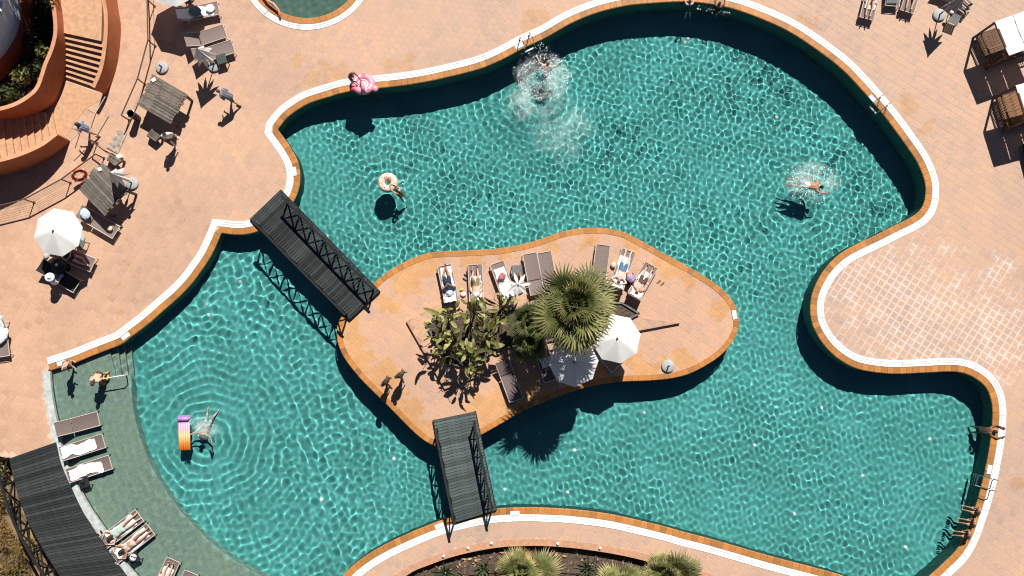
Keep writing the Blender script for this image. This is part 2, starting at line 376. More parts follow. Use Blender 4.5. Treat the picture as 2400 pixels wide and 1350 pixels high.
PITCH, PHI = .322, R(33)
ca, sa = math.cos(-PHI), math.sin(-PHI)
def tile_shape(s=.3145, h=.03, rim=.030):
    a, b = s/2, s/2-rim
    vs = [(x*a, y*a, -h) for x, y in ((-1, -1), (1, -1), (1, 1), (-1, 1))]+[(x*a, y*a, -.003) for x, y in ((-1, -1), (1, -1), (1, 1), (-1, 1))]+[(x*b, y*b, 0) for x, y in ((-1, -1), (1, -1), (1, 1), (-1, 1))]
    fs = [(8, 9, 10, 11)]+[(4+i, 4+(i+1) % 4, 8+(i+1) % 4, 8+i) for i in range(4)]+[(i, (i+1) % 4, 4+(i+1) % 4, 4+i) for i in range(4)]
    return np.array(vs), fs
TV, TF = tile_shape()
RIM = [0]+[1]*8
def attrs(me, rnd, rim):
    a = me.attributes.new('rnd', 'FLOAT', 'FACE'); a.data.foreach_set('value', np.asarray(rnd, np.float32))
    a = me.attributes.new('rim', 'FLOAT', 'FACE'); a.data.foreach_set('value', np.asarray(rim, np.float32))
def rnd_tile(): return min(1, max(0, random.betavariate(4, 2.2)))
def variants(name, m, V=TV, n=14):
    out = []
    for k in range(n):
        mb = MB(); mb.add(V, TF); me = mb.mesh(name, m); attrs(me, [(k+.5)/n]*9, RIM); out.append(me)
    return out
def lay_tiles(parent, m, bounds, keep, z, nparts, bond, snap=None, V=TV, pitch=PITCH, phi=PHI, centre=(0, 0), name='tile'):
    x0, x1, y0, y1 = bounds; ca, sa = math.cos(-phi), math.sin(-phi)
    cs = np.array([(x0, y0), (x1, y0), (x0, y1), (x1, y1)])
    u = cs[:, 0]*ca+cs[:, 1]*sa; v = -cs[:, 0]*sa+cs[:, 1]*ca
    I, J = np.meshgrid(np.arange(int(u.min()/pitch)-1, int(u.max()/pitch)+2), np.arange(int(v.min()/pitch)-1, int(v.max()/pitch)+2))
    I = I.ravel().astype(float); J = J.ravel().astype(float)
    for _ in range(2):
        P0 = np.c_[(I*ca-J*sa)*pitch, (I*sa+J*ca)*pitch]
        if _ == 0:
            bm = bond(P0); J = J+np.where(bm, .5*(I % 2), 0)
    P = P0; ok = (P[:, 0] > x0) & (P[:, 0] < x1) & (P[:, 1] > y0) & (P[:, 1] < y1)
    P = P[ok]; P = P[keep(P)]
    order = np.argsort(((P-np.array(centre))**2).sum(1)); P = P[order]
    near = np.zeros(len(P), bool)
    vs4 = (P[:, None, :]+np.stack([np.c_[TVc[0]*ca-TVc[1]*sa, TVc[0]*sa+TVc[1]*ca][0] for TVc in V[4:8, :2]])[None]).reshape(-1, 2)
    if snap is not None:
        fixed = snap(vs4); mv = (np.abs(fixed-vs4).sum(1) > 1e-6).reshape(-1, 4).any(1)
    else: fixed, mv = vs4, np.zeros(len(P), bool)
    vm = variants(name, m, V); done = 0; mb = MB(); rn = []; ri = []
    for i, p in enumerate(P):
        r = rnd_tile(); dz = random.uniform(-.0015, .0015)
        if done < nparts and not mv[i]:
            o = link(name, vm[min(13, int(r*14))], parent, (p[0], p[1], z+dz), (0, 0, -phi+random.uniform(-.01, .01))); done += 1
        else:
            if mv[i]:
                q = fixed[i*4:i*4+4]; c = q.mean(0); inn = c+(q-c)*.89
                vs = [(*a, z-.03) for a in q]+[(*a, z-.003) for a in q]+[(*a, z) for a in inn]
            else:
                e = -phi+random.uniform(-.01, .01); c_, s_ = math.cos(e), math.sin(e)
                vs = [(p[0]+a*c_-b*s_, p[1]+a*s_+b*c_, z+dz+h) for a, b, h in V]
            mb.add(vs, TF); rn += [r]*9; ri += RIM
    if mb.f:
        me = mb.mesh(name+'_field', m); attrs(me, rn, ri); o = link(name+'_field', me, parent); tag(o, kind='stuff')
NAD = W(1200, 1290)
def keep_terrace(P):
    d, i = dist_loop(P, POOL[::2]); k = ~i & (d > .38)
    k &= np.hypot(*(P-SP_C).T) > SP_R+.38
    for L in (BED, GARD, STAIR):
        d, i = dist_loop(P, L); k &= ~((i & (d > (.45 if L is STAIR else 0.))) | (d < .21 if L is not STAIR else False))
    return k
def bond_terrace(P): return P[:, 0] < W(1830, 500).x
a0, a1 = W(-220, -220), W(2640, 1560)
lay_tiles(terrace, M_tile, (a0.x, a1.x, a1.y, a0.y), keep_terrace, 0, 300, bond_terrace, centre=(NAD.x, NAD.y))

# pool shell: walls, floor, shelf, water
def depth(x, y):
    "water bed level"
    s = lambda t: 1/(1+np.exp(-t))
    e = s((x-W(760, 600).x)/1.6)                       # left basin to the rest
    n = s((y-W(1500, 800).y)/2.2)                       # south to north
    return -(1.10+e*(.34+.34*n))+WL*0
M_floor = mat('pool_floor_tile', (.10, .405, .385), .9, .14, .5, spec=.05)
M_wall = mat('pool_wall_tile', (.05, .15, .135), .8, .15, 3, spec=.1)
def gridmesh(name, x0, x1, y0, y1, dx, zf, m, mask=None, smooth=True):
    nx = int((x1-x0)/dx)+1; ny = int((y1-y0)/dx)+1
    X, Y = np.meshgrid(x0+np.arange(nx)*dx, y0+np.arange(ny)*dx)
    i = np.arange((ny-1)*(nx-1)); r = i//(nx-1); c = i % (nx-1); a = r*nx+c
    f = np.stack([a, a+1, a+nx+1, a+nx], -1)
    if mask is not None:
        mk = mask(np.c_[X.ravel(), Y.ravel()]); f = f[mk[f].any(1)]
        u, inv = np.unique(f, return_inverse=True); f = inv.reshape(f.shape); xs, ys = X.ravel()[u], Y.ravel()[u]
    else: xs, ys = X.ravel(), Y.ravel()
    v = np.c_[xs, ys, zf(xs, ys)]
    me = bpy.data.meshes.new(name); me.vertices.add(len(v)); me.vertices.foreach_set('co', v.ravel())
    me.loops.add(f.size); me.loops.foreach_set('vertex_index', f.ravel().astype(np.int32))
    me.polygons.add(len(f)); me.polygons.foreach_set('loop_start', np.arange(0, f.size, 4, dtype=np.int32))
    me.update(calc_edges=True); me.materials.append(m)
    if smooth: me.polygons.foreach_set('use_smooth', np.ones(len(f), bool))
    return link(name, me)
pmin, pmax = POOL.min(0)-.5, POOL.max(0)+.5
def mask_floor(P): d, i = dist_loop(P, POOL[::3]); return i | (d < .2)
floor = gridmesh('pool_floor', pmin[0], pmax[0], pmin[1], pmax[1], .4, depth, M_floor, mask_floor); tag(floor, kind='structure'); wet(floor)
def wall_strip(L, z0, z1, m, name, closed=False):
    L2 = np.r_[L, L[:1]] if closed else L; n = len(L2); mb = MB()
    mb.add([(p[0], p[1], z0) for p in L2]+[(p[0], p[1], z1) for p in L2], [(i, i+1, n+i+1, n+i) for i in range(n-1)])
    o = mb.build(name, m, smooth=True); tag(o, kind='structure'); wet(o); return o
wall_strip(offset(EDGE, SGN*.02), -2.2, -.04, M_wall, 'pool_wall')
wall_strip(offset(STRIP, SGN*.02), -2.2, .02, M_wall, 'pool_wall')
# the island: its body, walls
isl_out = 1 if area(ISLE) < 0 else -1
island = sheet('island', [tuple(p) for p in offset(ISLE, -isl_out*.08, True)[::2]], [], -.007, M_grout); tag(island, kind='structure')
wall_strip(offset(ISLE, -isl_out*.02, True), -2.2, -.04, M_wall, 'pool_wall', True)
# small round pool
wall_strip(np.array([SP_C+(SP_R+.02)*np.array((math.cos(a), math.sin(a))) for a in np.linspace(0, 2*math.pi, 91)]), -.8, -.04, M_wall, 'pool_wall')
M_sfloor = mat('paddling_floor', (.115, .20, .165), .9, .1, 1.5, spec=.05)
mb = MB(); mb.prism([(SP_C[0]+(SP_R+.1)*math.cos(a), SP_C[1]+(SP_R+.1)*math.sin(a)) for a in np.linspace(0, 6.2, 50)], -.75, -.62, bot=False)
o = mb.build('pool_floor', M_sfloor); tag(o, kind='structure'); wet(o)
# sun shelf in the left basin, three steps beside it
shelf_in = [(246, 812), (254, 834), (263, 868), (268, 884), (300, 881), (303, 930), (311, 980), (324, 1030), (341, 1075), (363, 1118), (389, 1160), (421, 1203), (458, 1243), (500, 1282), (547, 1317), (600, 1348), (650, 1375), (720, 1410), (760, 1425)]
ZS = -.31
sh = spline([W2(p) for p in shelf_in], .2)
shelf_poly = np.r_[sh, np.array([W2(p) for p in ((745, 1440), (560, 1470), (400, 1440), (315, 1348), (245, 1248), (207, 1192), (185, 1154), (158, 1103), (145, 1068), (130, 992), (115, 905), (112, 869), (170, 846), (235, 815))])]
mb = MB(); mb.prism([tuple(p) for p in shelf_poly], -2.1, ZS-.012, bot=False)
shelf = mb.build('pool_shelf', M_wgrout); tag(shelf, kind='structure')
SV, _ = tile_shape(.346, .02, .012)
def keep_shelf(P):
    d, i = dist_loop(P, shelf_poly); return i & (d > .03)
def snap_in(loop, dmin):
    L = np.asarray(loop)
    def f(Q):
        Q = Q.copy(); d, i = dist_loop(Q, L); bad = np.where(~i | (d < dmin))[0]
        for k in bad:
            A, Bn = L, np.roll(L, -1, 0); ab = Bn-A; t = np.clip(((Q[k]-A)*ab).sum(1)/np.maximum((ab*ab).sum(1), 1e-9), 0, 1)
            c = A+t[:, None]*ab; j = np.argmin(((c-Q[k])**2).sum(1)); n = Q[k]-c[j]; ln = np.linalg.norm(n)
            n = n/ln*(1 if i[k] else -1) if ln > 1e-6 else 0*n
            Q[k] = c[j]+n*dmin
        return Q
    return f
sb0, sb1 = shelf_poly.min(0), shelf_poly.max(0)
lay_tiles(shelf, M_shelf, (sb0[0], sb1[0], sb0[1], sb1[1]), keep_shelf, ZS, 300, lambda P: P[:, 0] > -99, snap_in(shelf_poly, .01), V=SV, pitch=.362, phi=R(-17), centre=W2((240, 1130)))
wet(shelf)
for k in range(3):
    z = ZS-.2*(k+1); a, b = W(252+k*12, 822-k*8), W(266+k*10, 883)
    c, d = W(252+(k+1)*13, 812-k*8), W(267+(k+1)*11, 883)
    mb = MB(); mb.prism([(a.x-.1, a.y+.2), (b.x-.1, b.y), (d.x, d.y), (c.x, c.y+.2)], -2, z); o = mb.build('step', M_shelf, shelf)
    attrs(o.data, [.5]*len(o.data.polygons), [0]*len(o.data.polygons)); wet(o)

# coping tiles
def coping(parent, L, sgn, w, step, nparts, closed=False, z=.022):
    pts = resample(np.r_[L, L[:1]] if closed else L, .03)
    n = len(pts); k = int(round(step/.03)); cuts = list(range(0, n-1, k))
    if n-1-cuts[-1] < k/2: cuts[-1] = n-1
    else: cuts.append(n-1)
    OUT = offset(pts, sgn*w); fld = MB(); rn = []; parts = 0
    mid = [abs(pts[c][0])+abs(pts[c][1]) for c in cuts[:-1]]; rank = np.argsort(np.argsort(mid))
    for q, (c0, c1) in enumerate(zip(cuts[:-1], cuts[1:])):
        ids = sorted(set([c0, (2*c0+c1)//3, (c0+2*c1)//3, c1]))
        A = [pts[i] for i in ids]; Bq = [OUT[i] for i in ids]; g = .005
        def sh_(Lp):
            Lp = [np.array(p) for p in Lp]; d = Lp[1]-Lp[0]; Lp[0] = Lp[0]+d/np.linalg.norm(d)*g; d = Lp[-1]-Lp[-2]; Lp[-1] = Lp[-1]-d/np.linalg.norm(d)*g; return Lp
        if min(np.linalg.norm(Bq[1]-Bq[0]), np.linalg.norm(Bq[-1]-Bq[-2])) < .02: continue
        A, Bq = sh_(A), sh_(Bq); m_ = len(A); dz = random.uniform(-.002, .002); zz = z+dz
        inn = [a+(b-a)*.10 for a, b in zip(A, Bq)]
        vs = [(*p, -.07) for p in A]+[(*p, zz-.022) for p in A]+[(*p, zz) for p in inn]+[(*p, zz) for p in Bq]+[(*p, -.05) for p in Bq]
        fs = [(r*m_+i, r*m_+i+1, (r+1)*m_+i+1, (r+1)*m_+i) for r in range(4) for i in range(m_-1)]
        fs += [(0, m_, 2*m_, 3*m_, 4*m_), tuple(reversed((m_-1, 2*m_-1, 3*m_-1, 4*m_-1, 5*m_-1)))]
        if sgn > 0: fs = [tuple(reversed(f)) for f in fs]
        r = random.betavariate(3, 2)
        if rank[q] < nparts:
            mb = MB(); mb.add(vs, fs); o = mb.build('coping_tile', M_coping, parent); attrs(o.data, [r]*len(fs), [0]*len(fs)); parts += 1
        else: fld.add(vs, fs); rn += [r]*len(fs)
    if fld.f:
        o = fld.build('coping_row', M_coping, parent); attrs(o.data, rn, [0]*len(rn)); tag(o, kind='stuff')
pool_edge = bandmesh(offset(EDGE, SGN*.05), offset(EDGE, SGN*(COPW+.02)), -.06, -.02).build('pool_edge', M_grout); tag(pool_edge, kind='structure')
coping(pool_edge, EDGE, SGN, COPW, .30, 296)
island_edge = bandmesh(offset(ISLE, -isl_out*.05, True), offset(ISLE, -isl_out*.25, True), -.06, -.05).build('island_edge', M_grout); tag(island_edge, kind='structure')
coping(island_edge, ISLE, -isl_out, .27, .29, 300, True, z=.014)
small_edge = bandmesh(SMALL, SMALL*.999+SP_C*.001, -.06, -.05).build('small_pool_edge', M_grout); tag(small_edge, kind='structure')
ss = 1 if area(SMALL) < 0 else -1
coping(small_edge, SMALL, ss, COPW, .3, 300, True)
# white overflow channel: three slim gratings in a tray
def channel(parent, L, sgn, w0, w1, closed=False):
    L = resample(np.r_[L, L[:1]] if closed else L, .12)
    def ring(a, b, z0, name, m):
        A, Bq = offset(L, sgn*a), offset(L, sgn*b); mb = MB()
        for (p, zp, q, zq) in ((A, -.02, A, z0), (A, z0, Bq, z0), (Bq, z0, Bq, -.02)): bandmesh(p, q, zp, zq, mb)
        o = mb.build(name, m, parent); return o
    t = (w1-w0)/3
    for k in range(3):
        a, b_ = w0+k*t+.008, w0+(k+1)*t-.008; mb = MB(); A, Bq = offset(L, sgn*a), offset(L, sgn*b_)
        for s in range(0, len(L)-1, 9):                       # gratings come in lengths of about a metre
            e = min(s+10, len(L)); P_, Q_ = A[s:e].copy(), Bq[s:e].copy()
            if len(P_) < 2: continue
            for T in (P_, Q_): T[-1] = T[-1]+(T[-2]-T[-1])*.12
            z = .02+random.uniform(-.003, .003)
            for (p, zp, q, zq) in ((P_, -.02, P_, z), (P_, z, Q_, z), (Q_, z, Q_, -.02)): bandmesh(p, q, zp, zq, mb)
        tag(mb.build('grating', M_white, parent), kind='stuff')
    ring(w0, w1, .006, 'channel_tray', mat('channel_tray', (.5, .51, .51), .6))
channel(pool_edge, EDGE, SGN, COPW+.01, COPW+CHW)
channel(small_edge, SMALL, ss, COPW+.01, COPW+.3, True)
# pale concrete rim of the shelf
so = offset(STRIP, SGN*.36); mb = MB()
for (p, zp, q, zq) in ((STRIP, -.3, STRIP, .05), (STRIP, .05, so, .05), (so, .05, so, -.02)): bandmesh(p, q, zp, zq, mb)
rim = mb.build('pool_rim', M_conc); tag(rim, kind='structure')

# island tiles, raised platform
plat_px = [(952, 753), (1022, 717), (1060, 703), (1200, 700), (1330, 704), (1475, 742), (1594, 757), (1493, 776), (1300, 817), (1169, 864), (1042, 912)]
PZ = .17
PLAT = np.array([W2(p, PZ) for p in plat_px])
platform = MB().prism([tuple(p) for p in PLAT], -.05, PZ-.007).build('platform', mat('platform_riser', (.42, .25, .16), .9, .15, 4)); tag(platform, kind='structure')
plant_px = [(998, 760), (1024, 745), (1104, 733), (1225, 722), (1330, 712), (1458, 710), (1499, 735), (1430, 768), (1300, 796), (1184, 815), (1162, 822), (1088, 860), (1049, 852)]
PLAN = np.array([W2(p, PZ+.12) for p in plant_px])
def keep_isle(P):
    d, i = dist_loop(P, ISLE[::2]); d2, i2 = dist_loop(P, PLAT); return i & (d > .12) & ~(i2 & (d2 > .2))
b0, b1 = ISLE.min(0), ISLE.max(0)
lay_tiles(island, M_isle, (b0[0], b1[0], b0[1], b1[1]), keep_isle, 0, 300, lambda P: P[:, 0] > 99, snap_in(ISLE[::2], .11), centre=W2((900, 750)))
def keep_plat(P):
    d, i = dist_loop(P, PLAT); d2, i2 = dist_loop(P, PLAN); return i & (d > .04) & ~(i2 & (d2 > .1))
lay_tiles(platform, M_isle, (PLAT.min(0)[0], PLAT.max(0)[0], PLAT.min(0)[1], PLAT.max(0)[1]), keep_plat, PZ, 300, lambda P: P[:, 0] > 99, snap_in(PLAT, .004), centre=W2((1300, 800)))
# planting bed on the platform
po = np.r_[PLAN, PLAN[:1]]; sgp = 1 if area(PLAN) < 0 else -1
island_bed = thing('planting_bed', 'bark covered planting bed with grey timber edging in the middle of the island', 'planting bed')
MB().prism([tuple(p) for p in offset(PLAN, -sgp*.03, True)], PZ-.1, PZ+.05, bot=False).build('soil', M_soil, island_bed)
for i in range(len(PLAN)):
    a, b = PLAN[i], PLAN[(i+1) % len(PLAN)]
    MB().bar((a[0], a[1], PZ+.06), (b[0], b[1], PZ+.06), .09, .16).build('edging', wood('edging_timber', (.13, .12, .105), .8, (2, 2, 2)), island_bed)
# bottom bed and bottom-left garden
bb = thing('planting_bed', 'sunken bark planting bed with terracotta kerb at the bottom edge', 'planting bed')
MB().prism([tuple(p) for p in offset(BED, 0, True)], -.9, -.38, bot=False).build('soil', M_soil, bb)
bs = 1 if area(BED) < 0 else -1
mb = MB(); BL = np.r_[BED, BED[:1]]; a_, b_ = BL, offset(BL, bs*.30)
for (p, zp, q, zq) in ((a_, -.5, a_, .03), (a_, .03, b_, .03), (b_, .03, b_, -.03)): bandmesh(p, q, zp, zq, mb)
mb.build('kerb', mat('kerb_tile', (.46, .25, .15), .8, .15, 6), bb)
for (p, q) in (((1160, 1290), (1140, 1345)), ((1095, 1308), (1088, 1345)), ((1100, 1345), (1180, 1338)), ((1398, 1300), (1390, 1335)), ((1290, 1338), (1390, 1345)), ((1300, 1292), (1298, 1350)), ((1000, 1335), (985, 1360))):
    a, b = W(*p, -.36), W(*q, -.36); MB().bar((a.x, a.y, -.35), (b.x, b.y, -.35), .09, .1).build('log', wood('bed_log', (.10, .07, .05), .9, (2, 8, 8)), bb)
garden = MB().prism([tuple(p) for p in GARD], -1.6, -1.2, bot=False).build('garden_soil', mat('garden_soil', (.20, .13, .07), .95, .5, 3, bump=.7)); tag(garden, kind='structure')
wall_strip(GARD, -1.6, -.02, M_terr, 'garden_wall', True)

# water
rg = np.random.default_rng(5)
def waveset(X, Y, bands):
    Z = 0*X
    for lam, rms, n in bands:
        for _ in range(n):
            L_ = lam*rg.uniform(.78, 1.25); t = rg.uniform(0, 6.283); k = 6.283/L_
            Z = Z+rms*math.sqrt(2/n)*np.cos(k*(X*math.cos(t)+Y*math.sin(t))+rg.uniform(0, 6.283))
    return Z
RINGS = [((480, 1010), .38, .0060, 4.6), ((480, 1010), .62, .0075, 6.0), ((1900, 432), .45, .0058, 3.4), ((1280, 172), .45, .0055, 3.6), ((915, 440), .40, .0048, 3.0), ((2250, 1240), .30, .0020, 3.0), ((2250, 1240), .55, .0022, 4.5), ((1400, 560), .7, .002, 5), ((845, 240), .4, .002, 2)]
CALM = [((480, 1010), 3.4, .62), ((915, 440), 1.6, .5), ((1900, 440), 1.8, .55), ((1290, 230), 2.4, .6), ((2245, 1240), 2.5, .6)]
def waves(X, Y):
    sg = lambda t: 1/(1+np.exp(-t))
    wl = 1-sg((X-W(760, 600).x+(Y-W(760, 600).y)*.3)/.8)
    wr = sg((X-W(1100, 900).x)/.9)*(1-sg((Y-W(1500, 770).y)/1.6))*(1-wl)
    wn = np.clip(1-wl-wr, 0, 1)
    def part(w, bands):
        k = w > .003; o = np.zeros_like(X); o[k] = w[k]*waveset(X[k], Y[k], bands); return o
    Z = part(wn, ((.38, .0020, 20), (.27, .0015, 26), (.20, .0003, 18)))
    Z += part(wl, ((.60, .0036, 16), (.37, .0030, 24), (.27, .0008, 18)))
    Z += part(wr, ((.6, .0012, 14), (.29, .0012, 24)))
    dr = 0*X
    for k in range(12):                                       # long low crests and a fine cross chop in the lower right basin
        t = R(97+rg.normal(0, 22)); L_ = .48*rg.uniform(.75, 1.3); dr = dr+.00075*np.cos(6.283/L_*(X*math.cos(t)+Y*math.sin(t)+.05*(X*.1)**2)+rg.uniform(0, 6.28))
        t = R(5+rg.normal(0, 25)); L_ = .25*rg.uniform(.85, 1.15); dr = dr+.00026*np.cos(6.283/L_*(X*math.cos(t)+Y*math.sin(t))+rg.uniform(0, 6.28))
    Z += wr*dr
    pt = np.sin(X*.61+Y*.37+1)*.5+np.sin(X*.33-Y*.74+2.2)*.5+np.sin(X*1.3+Y*1.1)*.25
    Z *= np.clip(.86+.24*pt, .5, 1.15)
    for (c, rr, amt) in CALM: p = W(*c); Z *= 1-amt*np.exp(-((X-p.x)**2+(Y-p.y)**2)/rr**2)
    for (c, lam, A, dec) in RINGS:
        p = W(*c); r = np.hypot(X-p.x, Y-p.y); th = np.arctan2(Y-p.y, X-p.x); r = r*(1+.05*np.sin(2*th+lam*9)+.03*np.sin(5*th+r*.7)+.02*np.sin(9*th-r)); A = A*(.75+.35*np.sin(3*th+lam*20+r*.5)); Z += A*np.exp(-r/dec)*np.cos(6.283*r/lam)*np.clip(r/.4, 0, 1)
    return WL+Z
def mask_main(P):
    gx, gy = np.arange(pmin[0]-.3, pmax[0]+.5, .22), np.arange(pmin[1]-.3, pmax[1]+.5, .22); GX, GY = np.meshgrid(gx, gy); C = np.c_[GX.ravel(), GY.ravel()]
    d, i = dist_loop(C, POOL[::2]); d2, i2 = dist_loop(C, ISLE[::2]); s1 = np.where(i, d, -d).reshape(GX.shape); s2 = np.where(i2, d2, -d2).reshape(GX.shape)
    fx, fy = (P[:, 0]-gx[0])/.22, (P[:, 1]-gy[0])/.22; ix, iy = fx.astype(int), fy.astype(int); fx, fy = fx-ix, fy-iy
    bl = lambda A: (A[iy, ix]*(1-fx)+A[iy, ix+1]*fx)*(1-fy)+(A[iy+1, ix]*(1-fx)+A[iy+1, ix+1]*fx)*fy
    return (bl(s1) > -.08) & (bl(s2) < .12)
m = bpy.data.materials.new('water'); m.use_nodes = True; N, L = m.node_tree.nodes, m.node_tree.links; N.remove(N['Principled BSDF'])
g = N.new('ShaderNodeBsdfGlass'); g.inputs['Roughness'].default_value = 0; g.inputs['IOR'].default_value = 1.33; g.inputs['Color'].default_value = (.97, 1, .99, 1)
L.new(g.outputs[0], N['Material Output'].inputs[0]); M_water = m
water = gridmesh('water', pmin[0], pmax[0], pmin[1], pmax[1], .035, waves, M_water, mask_main); tag(water, kind='structure'); water.cycles.is_caustics_caster = True
def waves2(X, Y): return WL+waveset(X, Y, ((.7, .0022, 10), (.4, .0016, 14)))+.004*np.exp(-np.hypot(X-W(630, 10).x, Y-W(630, 10).y)/2)*np.cos(6.28*np.hypot(X-W(630, 10).x, Y-W(630, 10).y)/.5)
ws = gridmesh('water', SP_C[0]-SP_R-.1, SP_C[0]+SP_R+.1, SP_C[1]-SP_R-.1, SP_C[1]+SP_R+.1, .05, waves2, M_water, lambda P: np.hypot(*(P-SP_C).T) < SP_R+.05); tag(ws, kind='structure'); ws.cycles.is_caustics_caster = True
# fittings of the pool: round inlet covers on the bed, skimmer lids in the edge
mI = mat('inlet_white', (.85, .86, .85), .6)
for (x, y) in ((1347, 1055), (1510, 968), (1768, 1043), (1925, 955), (2022, 1115), (2178, 1028), (1862, 1205), (2122, 1282), (1183, 1147), (1330, 1154), (923, 1075), (754, 1170), (485, 712), (490, 738), (1820, 275), (1612, 90), (1606, 100), (562, 660)):
    q = W(x, y, WL); z = float(depth(q.x, q.y)); c = Vector((0, 0, H)); dirn = (q-c).normalized(); s2 = Vector((dirn.x, dirn.y, 0))/1.33
    s2.z = -math.sqrt(max(0, 1-s2.x**2-s2.y**2)); p = q+s2*((z-WL)/s2.z)
    o = MB().lathe([(.085, 0), (.085, .02), (.05, .035), (0.0, .035)], 12).build('inlet_cover', mI, floor, loc=(p.x, p.y, z+.004)); wet(o)
def edge_dir(px, py, L=EDGE):
    p = np.array(W2((px, py))); j = int(np.argmin(((L-p)**2).sum(1))); t = L[min(j+2, len(L)-1)]-L[max(j-2, 0)]; return L[j], math.atan2(t[1], t[0])
mS = mat('skimmer_lid', (.55, .68, .72), .5)
for (x, y) in ((690, 402), (648, 539), (1207, 1203), (1030, 1232), (2045, 232), (2318, 1100), (295, 788), (145, 851), (1217, 108), (617, 22)):
    L_ = EDGE if y > 30 else SMALL; p, a = edge_dir(x, y, L_); q = W(x, y)
    MB().box((0, 0, .03), (.42, .2, .03)).build('skimmer_lid', mS, pool_edge if y > 30 else small_edge, loc=(q.x, q.y, 0), rot=(0, 0, a))
p, a = edge_dir(1722, 738, ISLE); q = W(1721, 738)
MB().box((0, 0, .03), (.42, .2, .03)).build('skimmer_lid', mS, island_edge, loc=(q.x, q.y, 0), rot=(0, 0, a))
# ================================================================== LARGE STRUCTURES
def plank_bridge(name, label, corners, m, bays, zc=.0, zarch=.1, rail_h=1.05, rails=(True, True), pw=.135, ext=0):
    "corners: near-left, near-right, far-right, far-left in photo pixels at deck level"
    zd = .2
    A, Bc, C, D = (W(*c, zd) for c in corners)
    t = thing(name, label, 'bridge')
    n = int(((D-A).length+(C-Bc).length)/2/pw)
    def at(s, k):
        p = (A.lerp(D, k) if s == 0 else Bc.lerp(C, k)).copy(); p.z = zd+zarch*math.sin(math.pi*k); return p
    for i in range(n):
        k0, k1 = i/n, (i+1)/n; g = .055
        a, b, c, d = at(0, k0+g/n), at(1, k0+g/n), at(1, k1-g/n), at(0, k1-g/n)
        ov = (b-a).normalized()*random.uniform(.0, .03); dz = Vector((0, 0, random.uniform(-.004, .004)))
        top = [a-ov+dz, b+ov+dz, c+ov+dz, d-ov+dz]; o_ = a.copy()
        vs = [p-Vector((0, 0, .045)) for p in top]+top
        ctr = sum(vs, Vector())/8; ang = math.atan2((b-a).y, (b-a).x); Mi = Matrix.Rotation(-ang, 3, 'Z')
        mb = MB(); mb.add([Mi@(p-ctr) for p in vs], [(3, 2, 1, 0), (4, 5, 6, 7), (0, 1, 5, 4), (1, 2, 6, 5), (2, 3, 7, 6), (3, 0, 4, 7)])
        mb.build('plank', m, t, loc=ctr, rot=(0, 0, ang))
    for s in (0, 1):
        pts = [at(s, k/10)+Vector((0, 0, -.14)) for k in range(11)]
        mb = MB()
        for p, q in zip(pts, pts[1:]): mb.bar(p, q, .09, .18)
        mb.build('beam', M_rail, t)
        if not rails[s]: continue
        up = Vector((0, 0, rail_h)); lo = Vector((0, 0, .08)); nodes = [at(s, .10+.86*k/bays).lerp(at(1-s, .10+.86*k/bays), .05) for k in range(bays+1)]
        for p in nodes: MB().bar(p-Vector((0, 0, .1)), p+up, .07).build('post', M_rail, t)
        for p, q in zip(nodes, nodes[1:]):
            MB().bar(p+lo, q+up, .05).build('brace', M_rail, t); MB().bar(p+up, q+lo, .045).build('brace', M_rail, t)
        e0 = nodes[0]+(nodes[0]-nodes[1]).normalized()*.12; e1 = nodes[-1]+(nodes[-1]-nodes[-2]).normalized()*.12; pl = [e0]+nodes[1:-1]+[e1]
        mb = MB()
        for p, q in zip(pl, pl[1:]): mb.bar(p+up, q+up, .1, .06)
        mb.build('handrail', M_rail, t)
    return t
plank_bridge('footbridge', 'long black plank footbridge from the left terrace to the island', ((586, 512), (656, 445), (889, 684), (820, 749)), M_dark, 7)
plank_bridge('footbridge', 'short grey-green plank footbridge from the island down to the bottom path', ((1113, 964), (1016, 984), (1064, 1226), (1162, 1196)), M_dark2, 5, zarch=.14)
# curved boardwalk at the bottom left
bw_r = spline([W2(p, .08) for p in ((131, 1036), (144, 1090), (167, 1143), (193, 1197), (224, 1248), (262, 1301), (298, 1350), (350, 1412))], .1)
bw_l = spline([W2(p, .08) for p in ((22, 1074), (34, 1128), (48, 1178), (66, 1222), (90, 1268), (118, 1315), (150, 1362), (200, 1425))], .1)
bwk = thing('boardwalk', 'curved black timber boardwalk beside the shallow shelf at bottom left', 'boardwalk')
nb = 58
def bwp(L, k): i = k*(len(L)-1); j = min(int(i), len(L)-2); return L[j]+(L[j+1]-L[j])*(i-j)
for i in range(nb):
    a, b = bwp(bw_l, (i+.04)/nb), bwp(bw_r, (i+.04)/nb); c, d = bwp(bw_r, (i+.95)/nb), bwp(bw_l, (i+.95)/nb); z = .08+random.uniform(-.005, .005)
    ctr = (a+b+c+d)/4; ang = math.atan2(b[1]-a[1], b[0]-a[0]); Mi = Matrix.Rotation(-ang, 3, 'Z')
    vs = [Mi@Vector((p[0]-ctr[0], p[1]-ctr[1], h)) for h in (-.05, 0) for p in (a, b, c, d)]
    MB().add(vs, [(3, 2, 1, 0), (4, 5, 6, 7), (0, 1, 5, 4), (1, 2, 6, 5), (2, 3, 7, 6), (3, 0, 4, 7)]).build('plank', M_dark, bwk, loc=(ctr[0], ctr[1], z), rot=(0, 0, ang))
mb = MB()
for p, q in zip(resample(bw_l, 1.), resample(bw_l, 1.)[1:]): mb.bar((*p, -.1), (*q, -.1), .1, .25)
mb.build('beam', M_rail, bwk)
nodes = [Vector((*p, .08)) for p in resample(offset(bw_l, -.06), 1.15)]
for p in nodes: MB().bar(p-Vector((0, 0, 1.3)), p+Vector((0, 0, 1.02)), .09).build('post', M_rail, bwk)
